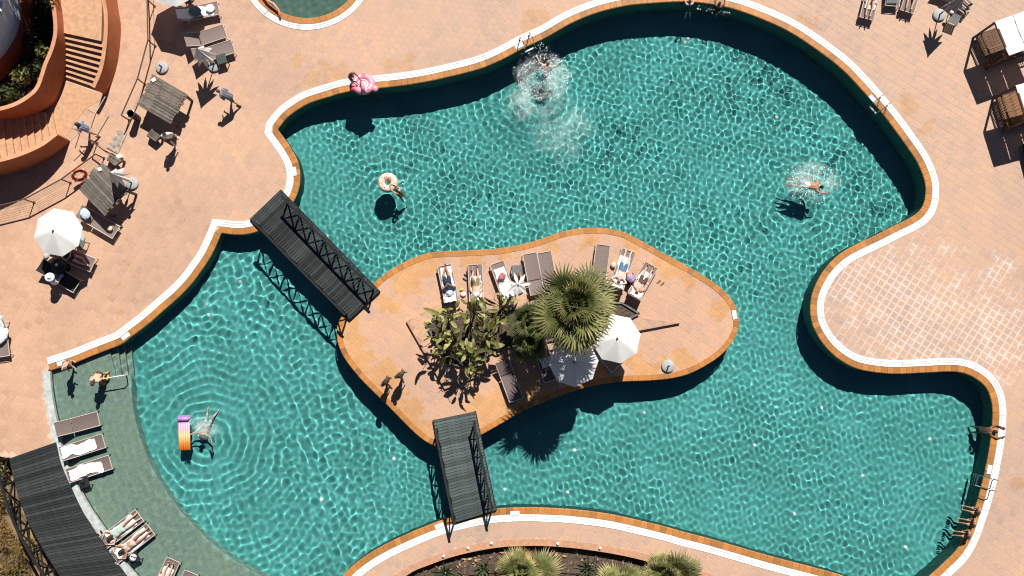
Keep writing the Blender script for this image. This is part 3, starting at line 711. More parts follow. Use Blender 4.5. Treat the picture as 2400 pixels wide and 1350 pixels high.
for p, q in zip(nodes, nodes[1:]):
    MB().bar(p+Vector((0, 0, .1)), q+Vector((0, 0, 1)), .055).build('brace', M_rail, bwk); MB().bar(p+Vector((0, 0, 1)), q+Vector((0, 0, .1)), .05).build('brace', M_rail, bwk)
    MB().bar(p+Vector((0, 0, 1.03)), q+Vector((0, 0, 1.03)), .11, .06).build('handrail', M_rail, bwk)

# stairs and curved garden walls at the top left
def curved_wall(parent, name, foot, zt, th, m, mcap=None, z0=-.05, side=1):
    "foot: (px, py, level of the visible foot); zt: list of top levels; thickness goes to the left of travel * side"
    P = np.array([W2((x, y), z) for x, y, z in foot]); S = spline(P, .12); T = np.interp(np.linspace(0, 1, len(S)), np.linspace(0, 1, len(zt)), zt)
    O = offset(S, side*th); n = len(S); mb = MB()
    vs = [(*p, z0) for p in S]+[(*p, t) for p, t in zip(S, T)]+[(*p, t) for p, t in zip(O, T)]+[(*p, z0) for p in O]
    fs = [(r*n+i, r*n+i+1, (r+1)*n+i+1, (r+1)*n+i) for r in range(3) for i in range(n-1)]+[(0, n, 2*n, 3*n), (n-1, 2*n-1, 3*n-1, 4*n-1)]
    mb.add(vs, fs); o = mb.build(name, m, parent)
    if mcap:
        C0, C1 = offset(S, -side*.02), offset(S, side*(th+.02)); mb = MB()
        vs = [(*p, t+.002) for p, t in zip(C0, T)]+[(*p, t+.035) for p, t in zip(C0, T)]+[(*p, t+.035) for p, t in zip(C1, T)]+[(*p, t+.002) for p, t in zip(C1, T)]
        mb.add(vs, fs); mb.build('wall_cap', mcap, o)
    return o
stw = thing('staircase', 'terracotta staircase between curved walls at the top left corner', 'staircase')
curved_wall(stw, 'wall', [(262, -160, 0), (275, 0, 0), (283, 55, 0), (282, 100, 0), (275, 151, 0), (264, 189, 0), (247, 223, 0)], [1.75, 1.7, 1.6, 1.5, 1.35, 1.15], .14, M_terr, M_terr2, side=-1)
curved_wall(stw, 'wall', [(120, -140, 1.35), (142, 0, 1.35), (149, 55, 1.35), (151, 95, 1.2), (151, 140, .7), (150, 178, .15), (144, 207, 0), (124, 240, .15), (67, 267, .6), (0, 277, 1.1), (-90, 275, 1.8)], [2.3, 2.2, 2.1, 2.0, 1.85, 1.75, 1.85, 2.1, 2.6], .14, M_terr, M_terr2, side=-1)
curved_wall(stw, 'wall', [(165, 331, 0), (133, 361, 0), (89, 386, 0), (44, 403, 0), (0, 412, 0), (-120, 420, 0)], [1.25, 1.6, 1.95, 2.2, 2.4, 2.7], .14, M_terr, M_terr2, side=-1)
ns = 9; TL, TR, BLq, BR = W(151, 77, 1.35), W(235, 95, 1.35), W(152, 192, 0), W(240, 224, 0)
m_step = mat('stair_tile', (.50, .29, .17), .8, .15, 5)
for k in range(1, ns):
    a0, a1 = TL.lerp(BLq, (k-1)/ns), TR.lerp(BR, (k-1)/ns); b0_, b1_ = TL.lerp(BLq, k/ns), TR.lerp(BR, k/ns); e = (a0-a1)*.06
    MB().prism([((a0+e).x, (a0+e).y), ((b0_+e).x, (b0_+e).y), ((b1_-e).x, (b1_-e).y), ((a1-e).x, (a1-e).y)], -.05, 1.35-.15*k).build('step', m_step, stw)
land = [W2(p, 1.35) for p in ((120, -160), (140, 0), (149, 77), (237, 96), (240, 0), (230, -160))]
MB().prism(land, 0, 1.35).build('landing', m_step, stw)
low = [W2(p, 0) for p in ((148, 188), (243, 222), (250, 226), (200, 255), (155, 320), (160, 334), (128, 330), (110, 262), (140, 215))]
MB().prism(low, -.05, .012).build('landing', m_step, stw)
for k in range(9):
    z = .11*(k+1); x0 = 128-17*k
    a, b, c, d = W(x0-6, 262+k*1.5, z), W(x0+8, 333+k*5, z), W(x0-60, 352+k*6, z), W(x0-62, 262, z)
    MB().prism([(a.x, a.y), (b.x, b.y), (c.x, c.y), (d.x, d.y)], -.05+.004*k, z).build('step', m_step, stw)
a, b = W(165, 331, 0), W(247, 223, 0); pts = [a+Vector((0, 0, .95)), a.lerp(b, .5)+Vector((0, 0, .95)), b+Vector((0, 0, .95))]
# the handrail across the landing
hr = thing('handrail', 'thin pale handrail at the foot of the terracotta stairs', 'handrail')
MB().tube([W(165, 331, .9), W(190, 306, .9)], .02).build('rail', M_alu, hr); MB().tube([W(222, 268, .9), W(247, 226, .9)], .02).build('rail', M_alu, hr)
for q in ((188, 311), (224, 268)):
    p = W(*q); MB().tube([p, (p.x, p.y, .9)], .02).build('post', M_alu, hr)
# planter inside the curved wall: dark soil, inner red wall, white parapet with blossom
pl = thing('planter', 'deep shaded planter inside the curved terracotta walls', 'planter')
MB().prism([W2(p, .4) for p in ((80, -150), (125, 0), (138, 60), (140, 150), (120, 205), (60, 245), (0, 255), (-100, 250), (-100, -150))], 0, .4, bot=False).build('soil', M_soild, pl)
cw = curved_wall(pl, 'inner_wall', [(70, -150, .4), (78, 0, .4), (75, 75, .4), (57, 120, .4), (24, 165, .4), (-10, 195, .4), (-90, 230, .4)], [1.5, 1.5], .12, mat('red_render', (.36, .10, .05), .85, .15, 2, bump=.2), None, side=-1)
wp = thing('parapet', 'white curved parapet wall above the shaded planter, far top left', 'wall')
curved_wall(wp, 'wall', [(44, -150, 1.5), (47, 0, 1.5), (46, 52, 1.5), (30, 97, 1.5), (-6, 145, 1.5), (-70, 195, 1.5)], [3.05, 3.0], .22, mat('white_render', (.62, .64, .64), .85, .06, 3, bump=.15), mat('white_coping', (.8, .8, .79), .8), side=-1, z0=1.0)

def leaf_cloud(c, r, n, size, mb=None, up=.3):
    mb = mb or MB()
    for _ in range(n):
        d = Vector((random.gauss(0, 1), random.gauss(0, 1), random.gauss(0, 1)))
        d = d.normalized()*random.random()**.4; p = Vector(c)+Vector((d.x*r[0], d.y*r[1], d.z*r[2]))
        nrm = (d+Vector((random.gauss(0, .5), random.gauss(0, .5), up+random.gauss(0, .5)))).normalized()
        t = nrm.orthogonal().normalized(); t = (Matrix.Rotation(random.random()*6.28, 3, nrm)@t); b = nrm.cross(t); s = size*random.uniform(.6, 1.3)
        mb.add([p-t*s, p+b*s*.42+nrm*s*.12, p+t*s, p-b*s*.42+nrm*s*.12], [(0, 1, 2), (0, 2, 3)])
    return mb
def bush(name, label, cat, px, py, z, r, n, size, m, group=None):
    p = W(px, py, z); t = thing(name, label, cat, p, 0, group)
    leaf_cloud((0, 0, r[2]*.9), r, n, size).build('foliage', m, t)
    mb = MB()
    for k in range(5):
        a = k*1.26; mb.tube([(0, 0, -.05), (math.cos(a)*r[0]*.3, math.sin(a)*r[1]*.3, r[2]*.5), (math.cos(a)*r[0]*.6, math.sin(a)*r[1]*.6, r[2]*1.1)], [.025, .018, .008], 5)
    mb.build('stem', M_trunk, t); return t
bush('flowering_bush', 'bush of yellow blossom behind the white parapet at the top left corner', 'bush', -2, 22, 1.9, (.75, 1.5, .7), 2600, .06, M_yleaf)
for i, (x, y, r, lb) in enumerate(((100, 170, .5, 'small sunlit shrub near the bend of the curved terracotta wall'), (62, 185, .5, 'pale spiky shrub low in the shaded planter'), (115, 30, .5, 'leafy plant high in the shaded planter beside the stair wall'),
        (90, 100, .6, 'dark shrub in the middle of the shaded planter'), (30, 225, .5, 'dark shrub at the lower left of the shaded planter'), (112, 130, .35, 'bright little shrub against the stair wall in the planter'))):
    bush('shrub', lb, 'shrub', x, y, .4, (r, r, .45), 260, .11, M_leaf if i in (1, 5) else M_dleaf, 'shrubs in the shaded planter')  # darker leaf on most shrubs stands in for the planter's deep shade

# railings with taut cables on the left terrace
def railing(label, feet, h=.92, cables=6, m=M_iron):
    t = thing('railing', label, 'railing'); P = [W(*f) for f in feet]
    for p in P: MB().bar(p, p+Vector((0, 0, h)), .05, .035).build('post', m, t); MB().box((p.x, p.y, .01), (.12, .12, .02)).build('foot_plate', m, t)
    for p, q in zip(P, P[1:]):
        MB().bar(p+Vector((0, 0, h)), q+Vector((0, 0, h)), .055, .035).build('handrail', m, t)
        for k in range(cables):
            z = .12+k*(h-.2)/max(1, cables-1); MB().tube([p+Vector((0, 0, z)), q+Vector((0, 0, z))], .006, 4, False).build('cable', m, t)
    return t
railing('low cable railing below the curved stairs with brown posts', [(-60, 512), (-4, 496), (80, 475), (165, 429), (244, 371)])
railing('brown railing curving beside the terracotta stair wall', [(358, -60), (362, 15), (364, 109), (340, 198), (303, 282)], cables=1)
railing('short brown gate rail by the grey timber ramp', [(228, 336), (262, 362)], cables=1)
rp = thing('ramp_board', 'weathered pale timber ramp board lying near the black bin', 'board', (0, 0, 0))
A, Bq, C, D = (W(*p) for p in ((278, 305), (298, 314), (277, 361), (250, 346)))
for k in range(5):
    u0, u1 = k/5+.006, (k+1)/5-.006; q = [A.lerp(Bq, u0), A.lerp(Bq, u1), D.lerp(C, u1), D.lerp(C, u0)]
    MB().prism([(p.x, p.y) for p in q], .01, .05).build('board', wood('pale_board', (.32, .26, .21), .85, (2, 2, 2)), rp)

# low timber platforms (plank topped)
def plank_table(name, label, corners, z, nplank, m, cat='platform', ragged=.05, lip=.03):
    "corners at the top level: a-b is the plank direction"
    A, Bq, C, D = (W(*c, z) for c in corners); t = thing(name, label, cat)
    ax = (Bq-A).normalized()
    for k in range(nplank):
        k0, k1 = k/nplank, (k+1)/nplank; g = .04/nplank
        p0, p1, p2, p3 = A.lerp(D, k0+g), Bq.lerp(C, k0+g), Bq.lerp(C, k1-g), A.lerp(D, k1-g)
        e0, e1 = random.uniform(-ragged, ragged), random.uniform(-ragged, ragged); p0 = p0-ax*e0; p3 = p3-ax*e0; p1 = p1+ax*e1; p2 = p2+ax*e1
        top = [p0, p1, p2, p3]; dz = Vector((0, 0, lip)); tilt = [Vector((0, 0, random.uniform(-.01, .01)))]*4
        tilt = [Vector((0, 0, .0)), Vector((0, 0, .0)), Vector((0, 0, lip*.9)), Vector((0, 0, lip*.9))]
        ctr = sum(top, Vector())/4; ang = math.atan2(ax.y, ax.x); Mi = Matrix.Rotation(-ang, 3, 'Z')
        vs = [Mi@(p-dz+q-ctr) for p, q in zip(top, tilt)]+[Mi@(p+q-ctr) for p, q in zip(top, tilt)]
        MB().add(vs, [(3, 2, 1, 0), (4, 5, 6, 7), (0, 1, 5, 4), (1, 2, 6, 5), (2, 3, 7, 6), (3, 0, 4, 7)]).build('plank', m, t, loc=ctr, rot=(0, 0, ang))
    c = (A+Bq+C+D)/4
    for p in (A, Bq, C, D):
        q = p.lerp(c, .12); MB().bar((q.x, q.y, 0), (q.x, q.y, z-.06), .1).build('leg', M_brown, t)
    for p, q in ((A, D), (Bq, C)):
        p_, q_ = p.lerp(c, .12), q.lerp(c, .12); MB().bar((p_.x, p_.y, z-.09), (q_.x, q_.y, z-.09), .08, .1).build('bearer', M_brown, t)
    return t
plank_table('timber_shelter', 'low grey plank shelter roof beside the black bin', ((359, 174), (441, 222), (400, 291), (322, 246)), 1.0, 11, M_roof, 'shelter')
plank_table('timber_shelter', 'ragged grey plank shelter roof next to the folded umbrella and life ring', ((241, 381), (304, 447), (244, 505), (182, 441)), 1.15, 11, M_roof, 'shelter', .12)
plank_table('side_table', 'small plank topped cube table below the first shelter', ((355, 302), (378, 319), (364, 332), (344, 317)), .42, 4, M_roof, 'table', .0, .02)
plank_table('side_table', 'small plank topped cube table above the ragged shelter', ((259, 360), (286, 376), (270, 389), (250, 373)), .42, 4, M_roof, 'table', .0, .02)
nap = W(360, 187, 1.06); o = MB().box((0, 0, 0), (.2, .17, .02), .5).build('napkin_box', M_towel, None, loc=nap); tag(o, 'small white box on the corner of the upper plank shelter', 'box')
nap = W(234, 397, 1.2); o = MB().box((0, 0, 0), (.16, .16, .06), .3).build('napkin_box', M_towel, None, loc=nap); tag(o, 'small white box on the edge of the ragged plank shelter', 'box')
nap = W(283, 368, .02); o = MB().box((0, 0, .1), (.2, .2, .22), .5).build('white_box', M_towel, None, loc=nap); tag(o, 'white cube box on the ground beside the cube table', 'box')
bn = thing('litter_bin', 'tall black round litter bin below the upper plank shelter', 'bin', W(324, 278))
MB().lathe([(.15, 0), (.18, .85), (.185, .9), (.15, .9), (.14, .6), (0, .6)], 20).build('body', M_black, bn, True); MB().lathe([(.17, .89), (.19, .89), (.19, .92), (.17, .92), (.17, .89)], 20).build('rim', M_chrome, bn, True)
# life ring on the railing
lr = thing('life_ring', 'orange-red life ring hanging on the cable railing', 'life ring', W(186, 411, .45), (R(62), 0, R(33)))
mb = MB(); n = 28
def torus(Rr, r, n=28, m=10, mb=None, sq=1.):
    mb = mb or MB()
    vs = [((Rr+r*math.cos(6.2832*j/m))*math.cos(6.2832*i/n), (Rr+r*math.cos(6.2832*j/m))*math.sin(6.2832*i/n), r*sq*math.sin(6.2832*j/m)) for i in range(n) for j in range(m)]
    return mb.add(vs, [(i*m+j, ((i+1) % n)*m+j, ((i+1) % n)*m+(j+1) % m, i*m+(j+1) % m) for i in range(n) for j in range(m)])
torus(.29, .075).build('ring', mat('life_ring_red', (.75, .08, .02), .5, .05), lr, True)
for a in range(4): MB().box((math.cos(a*1.571+.4)*.29, math.sin(a*1.571+.4)*.29, 0), (.17, .05, .17), a*1.571+.4).build('band', M_towel, lr)

tt = thing('added_tree', 'dark leafy crown on a trunk, added unseen off the top edge to shade the planter', 'added_tree', W(118, -80, .4))  # out-of-view trunk and crown, added to put the planter in shade
MB().tube([(0, 0, 0), (.1, .05, 2), (0, .1, 4.2)], [.16, .12, .05], 8).build('trunk', M_trunk, tt, True)
mb = MB()
for k in range(9): a = k*.7; leaf_cloud((1.1*math.cos(a)-.2, 1.3*math.sin(a), 4.4+.5*math.sin(k*2.1)), (1.0, 1.0, .7), 420, .13, mb)
mb.build('crown', M_dleaf, tt)
# ================================================================== FURNITURE
def frame_to(foot, head, z=.34):
    a, b = W(*foot, z), W(*head, z); d = b-a; c = a+d.normalized()*.99; return Vector((c.x, c.y, 0)), math.atan2(d.y, d.x)-math.pi/2
LOUNGERS = {}
def lounger(key, label, foot, head, back=28, towel=None, ground=0.0, m=M_sling, group='sun loungers', z=.34, tw=None):
    c, rz = frame_to(foot, head, z+ground); c.z = ground
    t = thing('sun_lounger', label, 'sun lounger', c, rz, group); w, yp, bl = .33, .28, .72; a = R(back)
    hd = Vector((0, yp+bl*math.cos(a), z+bl*math.sin(a)))
    for s in (-1, 1):
        MB().tube([(s*w, -.99, z), (s*w, yp+.35, z)], .021, 6).build('side_rail', M_alu, t)
        MB().tube([(s*w, yp, z), (s*w, hd.y, hd.z)], .018, 6).build('back_rail', M_alu, t)
        MB().tube([(s*w, -.86, z), (s*(w+.02), -.98, 0)], .02, 6).build('leg', M_alu, t)
        MB().tube([(s*w, .5, z), (s*(w+.02), .62, 0)], .02, 6).build('leg', M_alu, t)
    MB().tube([(-w, -.99, z), (w, -.99, z)], .02, 6).build('foot_bar', M_alu, t)
    MB().tube([(-w-.02, .62, .05), (w+.02, .62, .05)], .016, 6).build('cross_bar', M_alu, t)
    def sling(p0, p1, nm):
        mb = MB(); nx, ny = 5, 7
        vs = []
        for i in range(ny):
            p = Vector((0, *p0)).lerp(Vector((0, *p1)), i/(ny-1))
            for j in range(nx):
                x = -w+.012+(2*w-.024)*j/(nx-1); vs.append((x, p.y, p.z-.035*(1-(x/w)**2)))
        mb.add(vs, [(i*nx+j, i*nx+j+1, (i+1)*nx+j+1, (i+1)*nx+j) for i in range(ny-1) for j in range(nx-1)])
        return mb.build(nm, m, t, True)
    sling((-.97, z), (yp-.02, z), 'seat_sling'); sling((yp+.02, z+.01), (hd.y, hd.z), 'back_sling')
    if towel:
        y0, y1 = tw or (-.9, 1.0)
        def prof(y): return (y, z+.02) if y < yp else (yp+(y-yp)*math.cos(a), z+.02+(y-yp)*math.sin(a))
        nx, ny = 13, 34; vs = []; tx = .31 if towel == 'full' else .27; sd = random.random()*9
        for i in range(ny):
            y = y0+(y1-y0)*i/(ny-1); q = prof(y)
            for j in range(nx):
                u = -1+2*j/(nx-1); x = u*(tx-.02+.06*noise2(y*3+sd, u*.5))+.05*noise2(y*2, sd)
                vs.append((x, q[0]+.02*noise2(u*4, y*3+sd), q[1]+.022+.020*noise2(x*16+sd, y*7+sd)+.012*noise2(x*31, y*19+sd)-.03*(1-u*u)+(-.10 if abs(u) > .99 and towel == 'full' else 0)))
        mb = MB(); mb.add(vs, [(i*nx+j, i*nx+j+1, (i+1)*nx+j+1, (i+1)*nx+j) for i in range(ny-1) for j in range(nx-1)])
        o = mb.build('towel', M_towel, None, True); o.location = c; o.rotation_euler = (0, 0, rz)
        tag(o, 'white towel spread on the '+label.replace('taupe sun lounger ', 'lounger '), 'towel', 'white towels')
        o['label'] = ' '.join(o['label'].split()[:16])
    LOUNGERS[key] = (c, rz, z, yp, a); return t
def on_lounger(key, x, y, h=0.0):
    c, rz, z, yp, a = LOUNGERS[key]
    p = Vector((x, y, z+h)) if y < yp else Vector((x, yp+(y-yp)*math.cos(a)-h*math.sin(a), z+(y-yp)*math.sin(a)+h*math.cos(a)))
    return c+Matrix.Rotation(rz, 3, 'Z')@p, rz
lg = 'taupe sun lounger '
lounger('i1', lg+'with the man in navy, first from the bridge on the island', (1041, 622), (1057, 697), 46, 'full')
lounger('i2', lg+'with the person in a pale sun hat on the island', (1113, 620), (1117, 697), 46, 'part', tw=(-.45, .9))
lounger('i3', lg+'holding the pink bag on the island', (1164, 616), (1192, 694), 42, 'full', tw=(-.72, .92))
lounger('i4', lg+'empty, left one of the joined island pair', (1241, 594), (1257, 676), 12)
lounger('i5', lg+'empty, right one of the joined island pair', (1275, 591), (1290, 673), 12)
lounger('i6', lg+'empty, alone above the palm crown on the island', (1414, 574), (1404, 652), 16)
lounger('i7', lg+'with the sunbather nearest the upper right of the palm', (1474, 587), (1446, 668), 30, 'full', tw=(-.66, .95))
lounger('i8', lg+'with the sunbather rightmost on the island', (1527, 621), (1487, 691), 44, 'full', tw=(-.6, .9))
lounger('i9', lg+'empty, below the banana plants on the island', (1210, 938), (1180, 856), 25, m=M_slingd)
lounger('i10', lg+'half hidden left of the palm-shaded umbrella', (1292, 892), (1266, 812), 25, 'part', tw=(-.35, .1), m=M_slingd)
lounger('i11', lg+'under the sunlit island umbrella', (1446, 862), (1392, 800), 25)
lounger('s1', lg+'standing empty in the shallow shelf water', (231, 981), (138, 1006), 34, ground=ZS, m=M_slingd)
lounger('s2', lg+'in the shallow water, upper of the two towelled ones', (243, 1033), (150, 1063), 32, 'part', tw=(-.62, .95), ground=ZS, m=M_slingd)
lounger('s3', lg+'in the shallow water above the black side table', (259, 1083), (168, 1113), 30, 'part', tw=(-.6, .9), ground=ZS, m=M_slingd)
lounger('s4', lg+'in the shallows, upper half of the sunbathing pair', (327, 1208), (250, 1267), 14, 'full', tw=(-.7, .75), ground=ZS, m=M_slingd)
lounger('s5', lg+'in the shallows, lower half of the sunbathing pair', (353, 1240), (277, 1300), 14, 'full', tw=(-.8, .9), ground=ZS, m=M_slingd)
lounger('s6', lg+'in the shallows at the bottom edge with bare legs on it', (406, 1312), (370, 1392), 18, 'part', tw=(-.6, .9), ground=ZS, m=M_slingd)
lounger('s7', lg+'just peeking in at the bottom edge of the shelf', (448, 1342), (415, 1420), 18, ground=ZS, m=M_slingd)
lounger('d1', lg+'covered in white towels at the upper left', (512, 18), (424, 37), 20, 'full', tw=(-.75, 1.0))
lounger('d2', lg+'empty, upper of two by the folded umbrella', (527, 72), (438, 101), 36)
lounger('d3', lg+'empty, under the tip of the folded umbrella', (546, 108), (457, 137), 36)
lounger('d4', lg+'below the ragged plank shelter with things on it', (272, 545), (199, 502), 18)
lounger('d5', lg+'with crossed legs at the edge of the left umbrella', (218, 622), (140, 590), 25)
lounger('d6', lg+'blackened in place of the left umbrella shadow beside the seated person', (180, 672), (118, 634), 20, m=M_black)  # black sling stands in for the parasol's shade on this lounger
lounger('d7', lg+'cut off by the left picture edge', (6, 836), (-4, 752), 25, 'full', tw=(-.3, 1.0))
lounger('r1', lg+'with white towel at the top right edge', (2031, 44), (2052, -40), 28, 'part', tw=(-.5, .9))
lounger('r2', lg+'between two others at the top right edge', (2092, 14), (2096, -74), 28)
lounger('r3', lg+'with bare legs, third at the top right edge', (2126, 28), (2150, -52), 28)
lounger('r4', lg+'behind the grey folded umbrella at top right', (2272, 22), (2208, -28), 25)

# parasols
def base_disc(parent, label=None, loc=None):
    t = parent
    MB().lathe([(.29, 0), (.30, .03), (.30, .09), (.27, .12), (.05, .125), (.045, .125)], 24).build('base', M_base, t, True)
    MB().lathe([(.035, .11), (.035, .42), (.028, .42), (.028, .2)], 10).build('socket', M_iron, t, True)
def parasol(label, px, py, rot=0., Rr=1.12, zt=2.55, zr=2.06, group='open white parasols'):
    p = W(px, py, zt); t = thing('parasol', label, 'parasol', (p.x, p.y, PZ*0), rot, group); base_disc(t)
    MB().tube([(0, 0, .1), (0, 0, zt-.03)], .024, 10).build('pole', M_alu, t)
    mb = MB(); nr, na = 9, 8; k = 6; vs = [(0, 0, zt)]
    for i in range(1, nr):
        f = i/(nr-1)
        for s in range(na*k):
            a = 6.28319*s/(na*k); u = (s % k)/k; w = 1-(2*u-1)**2         # 0 at the rib, 1 mid panel
            r = Rr*f*(1-.085*w*f); z = zt-(zt-zr)*f**1.08-.035*w*f*(1-.4*f)
            vs.append((r*math.cos(a), r*math.sin(a), z))
    m_ = na*k; fs = [(0, 1+s, 1+(s+1) % m_) for s in range(m_)]
    for i in range(nr-2): fs += [(1+i*m_+s, 1+(i+1)*m_+s, 1+(i+1)*m_+(s+1) % m_, 1+i*m_+(s+1) % m_) for s in range(m_)]
    cn = mb.add(vs, fs).build('canopy', M_cloth, t, True)
    for s in range(na):
        a = 6.28319*s/na; c, d = math.cos(a), math.sin(a)
        MB().tube([(.03*c, .03*d, zt-.04), (Rr*.5*c, Rr*.5*d, zt-(zt-zr)*.473-.02), (Rr*.99*c, Rr*.99*d, zr-.005)], .009, 5).build('rib', M_alu, t)
        MB().tube([(.03*c, .03*d, zt-.7), (Rr*.5*c, Rr*.5*d, zt-(zt-zr)*.473-.03)], .007, 5).build('strut', M_alu, t)
    MB().lathe([(.05, zt-.01), (.045, zt+.03), (.02, zt+.08), (0, zt+.09)], 10).build('finial', M_grey, t, True); return t
parasol('open white parasol with grey lower panels on the left terrace', 124, 541, R(12))
parasol('open white parasol in full sun beside the palm on the island', 1447, 793, R(10))
parasol('open white parasol mostly shaded blue by the palm crown', 1346, 849, R(4))
parasol('open parasol off the top edge whose shadow falls by the towelled lounger', 398, -58, R(8), 1.3)
def folded(label, bx, by, rot, rr=.52, zt=2.5, zh=1.35, n=8, m=M_cloth, lean=(0, 0), slim=.35, group='folded parasols'):
    p = W(bx, by); t = thing('folded_parasol', label, 'parasol', p, rot, group); base_disc(t)
    MB().tube([(0, 0, .1), (lean[0], lean[1], zt)], .024, 8).build('pole', M_alu, t)
    mb = MB(); lv = 7; per = n*4; vs = []
    for i in range(lv):
        f = i/(lv-1); z = zt-(zt-zh)*f
        for s in range(per):
            a = 6.28319*s/per; w = abs(((s % 4)/2.)-1) if s % 4 else 1.; w = (1+math.cos(6.28319*s/4))/2
            r = .03+(rr-.03)*f*(slim+(1-slim)*w); zz = z+(1-w)*.28*f*f
            vs.append((lean[0]*zz/zt+r*math.cos(a), lean[1]*zz/zt+r*math.sin(a), zz))
    mb.add(vs, [(i*per+s, (i+1)*per+s, (i+1)*per+(s+1) % per, i*per+(s+1) % per) for i in range(lv-1) for s in range(per)])
    mb.build('canopy', m, t, True)
    for s in range(n):
        a = 6.28319*s/n; MB().tube([(lean[0]+.02*math.cos(a), lean[1]+.02*math.sin(a), zt-.02), (lean[0]*zh/zt+rr*math.cos(a), lean[1]*zh/zt+rr*math.sin(a), zh)], .012, 5).build('rib', M_alu, t)
    MB().lathe([(.04, zt-.02), (.03, zt+.05), (0, zt+.07)], 8, (lean[0], lean[1], 0)).build('finial', M_grey, t, True); return t
folded('half folded white parasol with ragged hem by the two empty loungers', 503, 155, .2, .56)
folded('half folded white parasol leaning over the ragged plank shelter', 311, 430, .5, .5)
folded('grey half folded parasol among the top right loungers', 2200, 36, .3, .5, m=mat('grey_canvas', (.30, .31, .315), .9, .05, 4))
folded('flower-like folded white parasol between island loungers', 1214, 675, .1, .62, 1.9, 1.62, 7, slim=.12)
def spare(label, x, y):
    t = thing('umbrella_stand', label, 'umbrella stand', W(x, y), random.random()*6, 'empty parasol bases'); base_disc(t)
spare('empty grey parasol base on the right part of the island', 1565, 858); spare('empty grey parasol base above the upper plank shelter', 381, 159)

# small tables
def table(label, x, y, s=.5, h=.4, m=M_grey, rz=0., ground=0., name='side_table', group='low side tables'):
    p = W(x, y, ground+h); t = thing(name, label, 'table', (p.x, p.y, ground), rz, group)
    nsl = 5
    for k in range(nsl): MB().box((-s/2+s*(k+.5)/nsl, 0, h), (s/nsl-.012, s, .025)).build('slat', m, t)
    for sx in (-1, 1):
        for sy in (-1, 1): MB().bar((sx*s*.44, sy*s*.44, h-.012), (sx*s*.46, sy*s*.46, 0), .035).build('leg', m, t)
        MB().bar((sx*s*.44, -s*.44, h-.03), (sx*s*.44, s*.44, h-.03), .03).build('apron', m, t)
    return t
table('dark green side table touching the folded parasol base at upper left', 519, 138, .46, .42, mat('green_plastic', (.045, .075, .062), .6), .3)
table('grey-green side table under the flower-like folded parasol', 1212, 634, .5, .42, M_grey, .08)
table('black side table standing in the shallow shelf water', 196, 1131, .48, .42, M_black, .35, ZS)
table('black side table with white things by the sunbathing pair', 314, 1308, .46, .42, M_black, .5, ZS)
table('dark side table hidden in bags between two right island sunbathers', 1478, 654, .45, .35, M_black, .4)
table('grey side table at the top right beside the folded grey parasol', 2237, 44, .5, .42, M_grey, -.4)
table('olive side table just below the left open parasol', 186, 573, .45, .45, M_grey, -.4)
table('white side table at the top edge between loungers', 2090, -4, .5, .4, M_grey, 0)
rt = thing('round_table', 'black round table in the shadow of the left parasol', 'table', W(155, 628)); MB().lathe([(.36, .66), (.38, .68), (.38, .71), (0, .71)], 24).build('top', M_black, rt, True); MB().tube([(0, 0, 0), (0, 0, .67)], .04).build('pillar', M_black, rt); MB().lathe([(.22, 0), (.22, .02), (.03, .05)], 18).build('foot', M_black, rt, True)
o = MB().lathe([(.05, 0), (.06, .03), (.075, .035), (.04, .03), (.0, .02)], 14).build('ashtray', M_towel, None, True, loc=W(133, 621, .712)); tag(o, 'little white ashtray on the black round table', 'ashtray')

# bags, towels, shoes, cups
def blob(name, label, cat, x, y, z, r, m, group=None, n=5, extra=None):
    t = thing(name, label, cat, W(x, y, z), random.random()*6, group); mb = MB(); mb.ball((0, 0, r[2]), r, 14, 8)
    mb.v = [(a+.14*r[0]*noise2(a*25, c*19), b+.14*r[1]*noise2(b*21, a*17), max(0, c+.10*r[2]*noise2(c*20, b*15))) for a, b, c in mb.v]
    mb.build('body', m, t, True)
    if extra: extra(t)
    return t
def straps(m, r=.12):
    def f(t):
        for s in (-1, 1): MB().tube([(s*.06, -r, .1), (s*.09, -r*.7, .24), (s*.09, r*.7, .24), (s*.06, r, .1)], .012, 6).build('strap', m, t)
    return f
c, _ = on_lounger('i3', 0, 0)
blob('beach_bag', 'pink beach bag with black straps lying on a white towel', 'bag', 1177, 648, .42, (.2, .15, .08), mat('pink_cloth', (.62, .20, .20), .8, .15), extra=straps(M_black, .16))
blob('beach_bag', 'lilac and blue bundle of cloth beside the right island sunbather', 'bag', 1477, 652, .36, (.24, .2, .12), mat('lilac_cloth', (.36, .27, .42), .9, .3, 12))
blob('beach_bag', 'orange handled bag behind the lilac bundle on the island', 'bag', 1474, 643, .36, (.16, .1, .09), mat('orange_cloth', (.55, .22, .06), .8))
blob('beach_bag', 'black pouch on the black side table in the shallows', 'bag', 195, 1129, ZS+.44, (.1, .08, .06), M_black, extra=straps(M_black, .08))
blob('beach_bag', 'black and white bag on the lower table in the shallows', 'bag', 314, 1306, ZS+.44, (.19, .16, .1), mat('patchy_cloth', (.55, .56, .55), .8, .75, 11), extra=straps(M_black, .13))
blob('straw_basket', 'small round basket beside the sunbather right of the palm', 'basket', 1438, 622, 0, (.15, .15, .1), mat('straw', (.62, .52, .38), .8, .2, 30))
blob('crumpled_towel', 'pale blue crumpled towel on the lounger below the ragged shelter', 'towel', 201, 502, .5, (.28, .24, .09), mat('blue_towel', (.45, .53, .58), .9, .35, 14))
blob('crumpled_towel', 'grey crumpled cloth on the ground left of the parasol shadow', 'towel', 109, 600, 0, (.12, .14, .06), mat('grey_cloth', (.4, .42, .42), .9, .4, 20))
blob('crumpled_towel', 'white patterned towel on the lounger at left picture edge', 'towel', 1, 790, .42, (.3, .5, .08), mat('printed_cloth', (.62, .63, .62), .9, .5, 12))
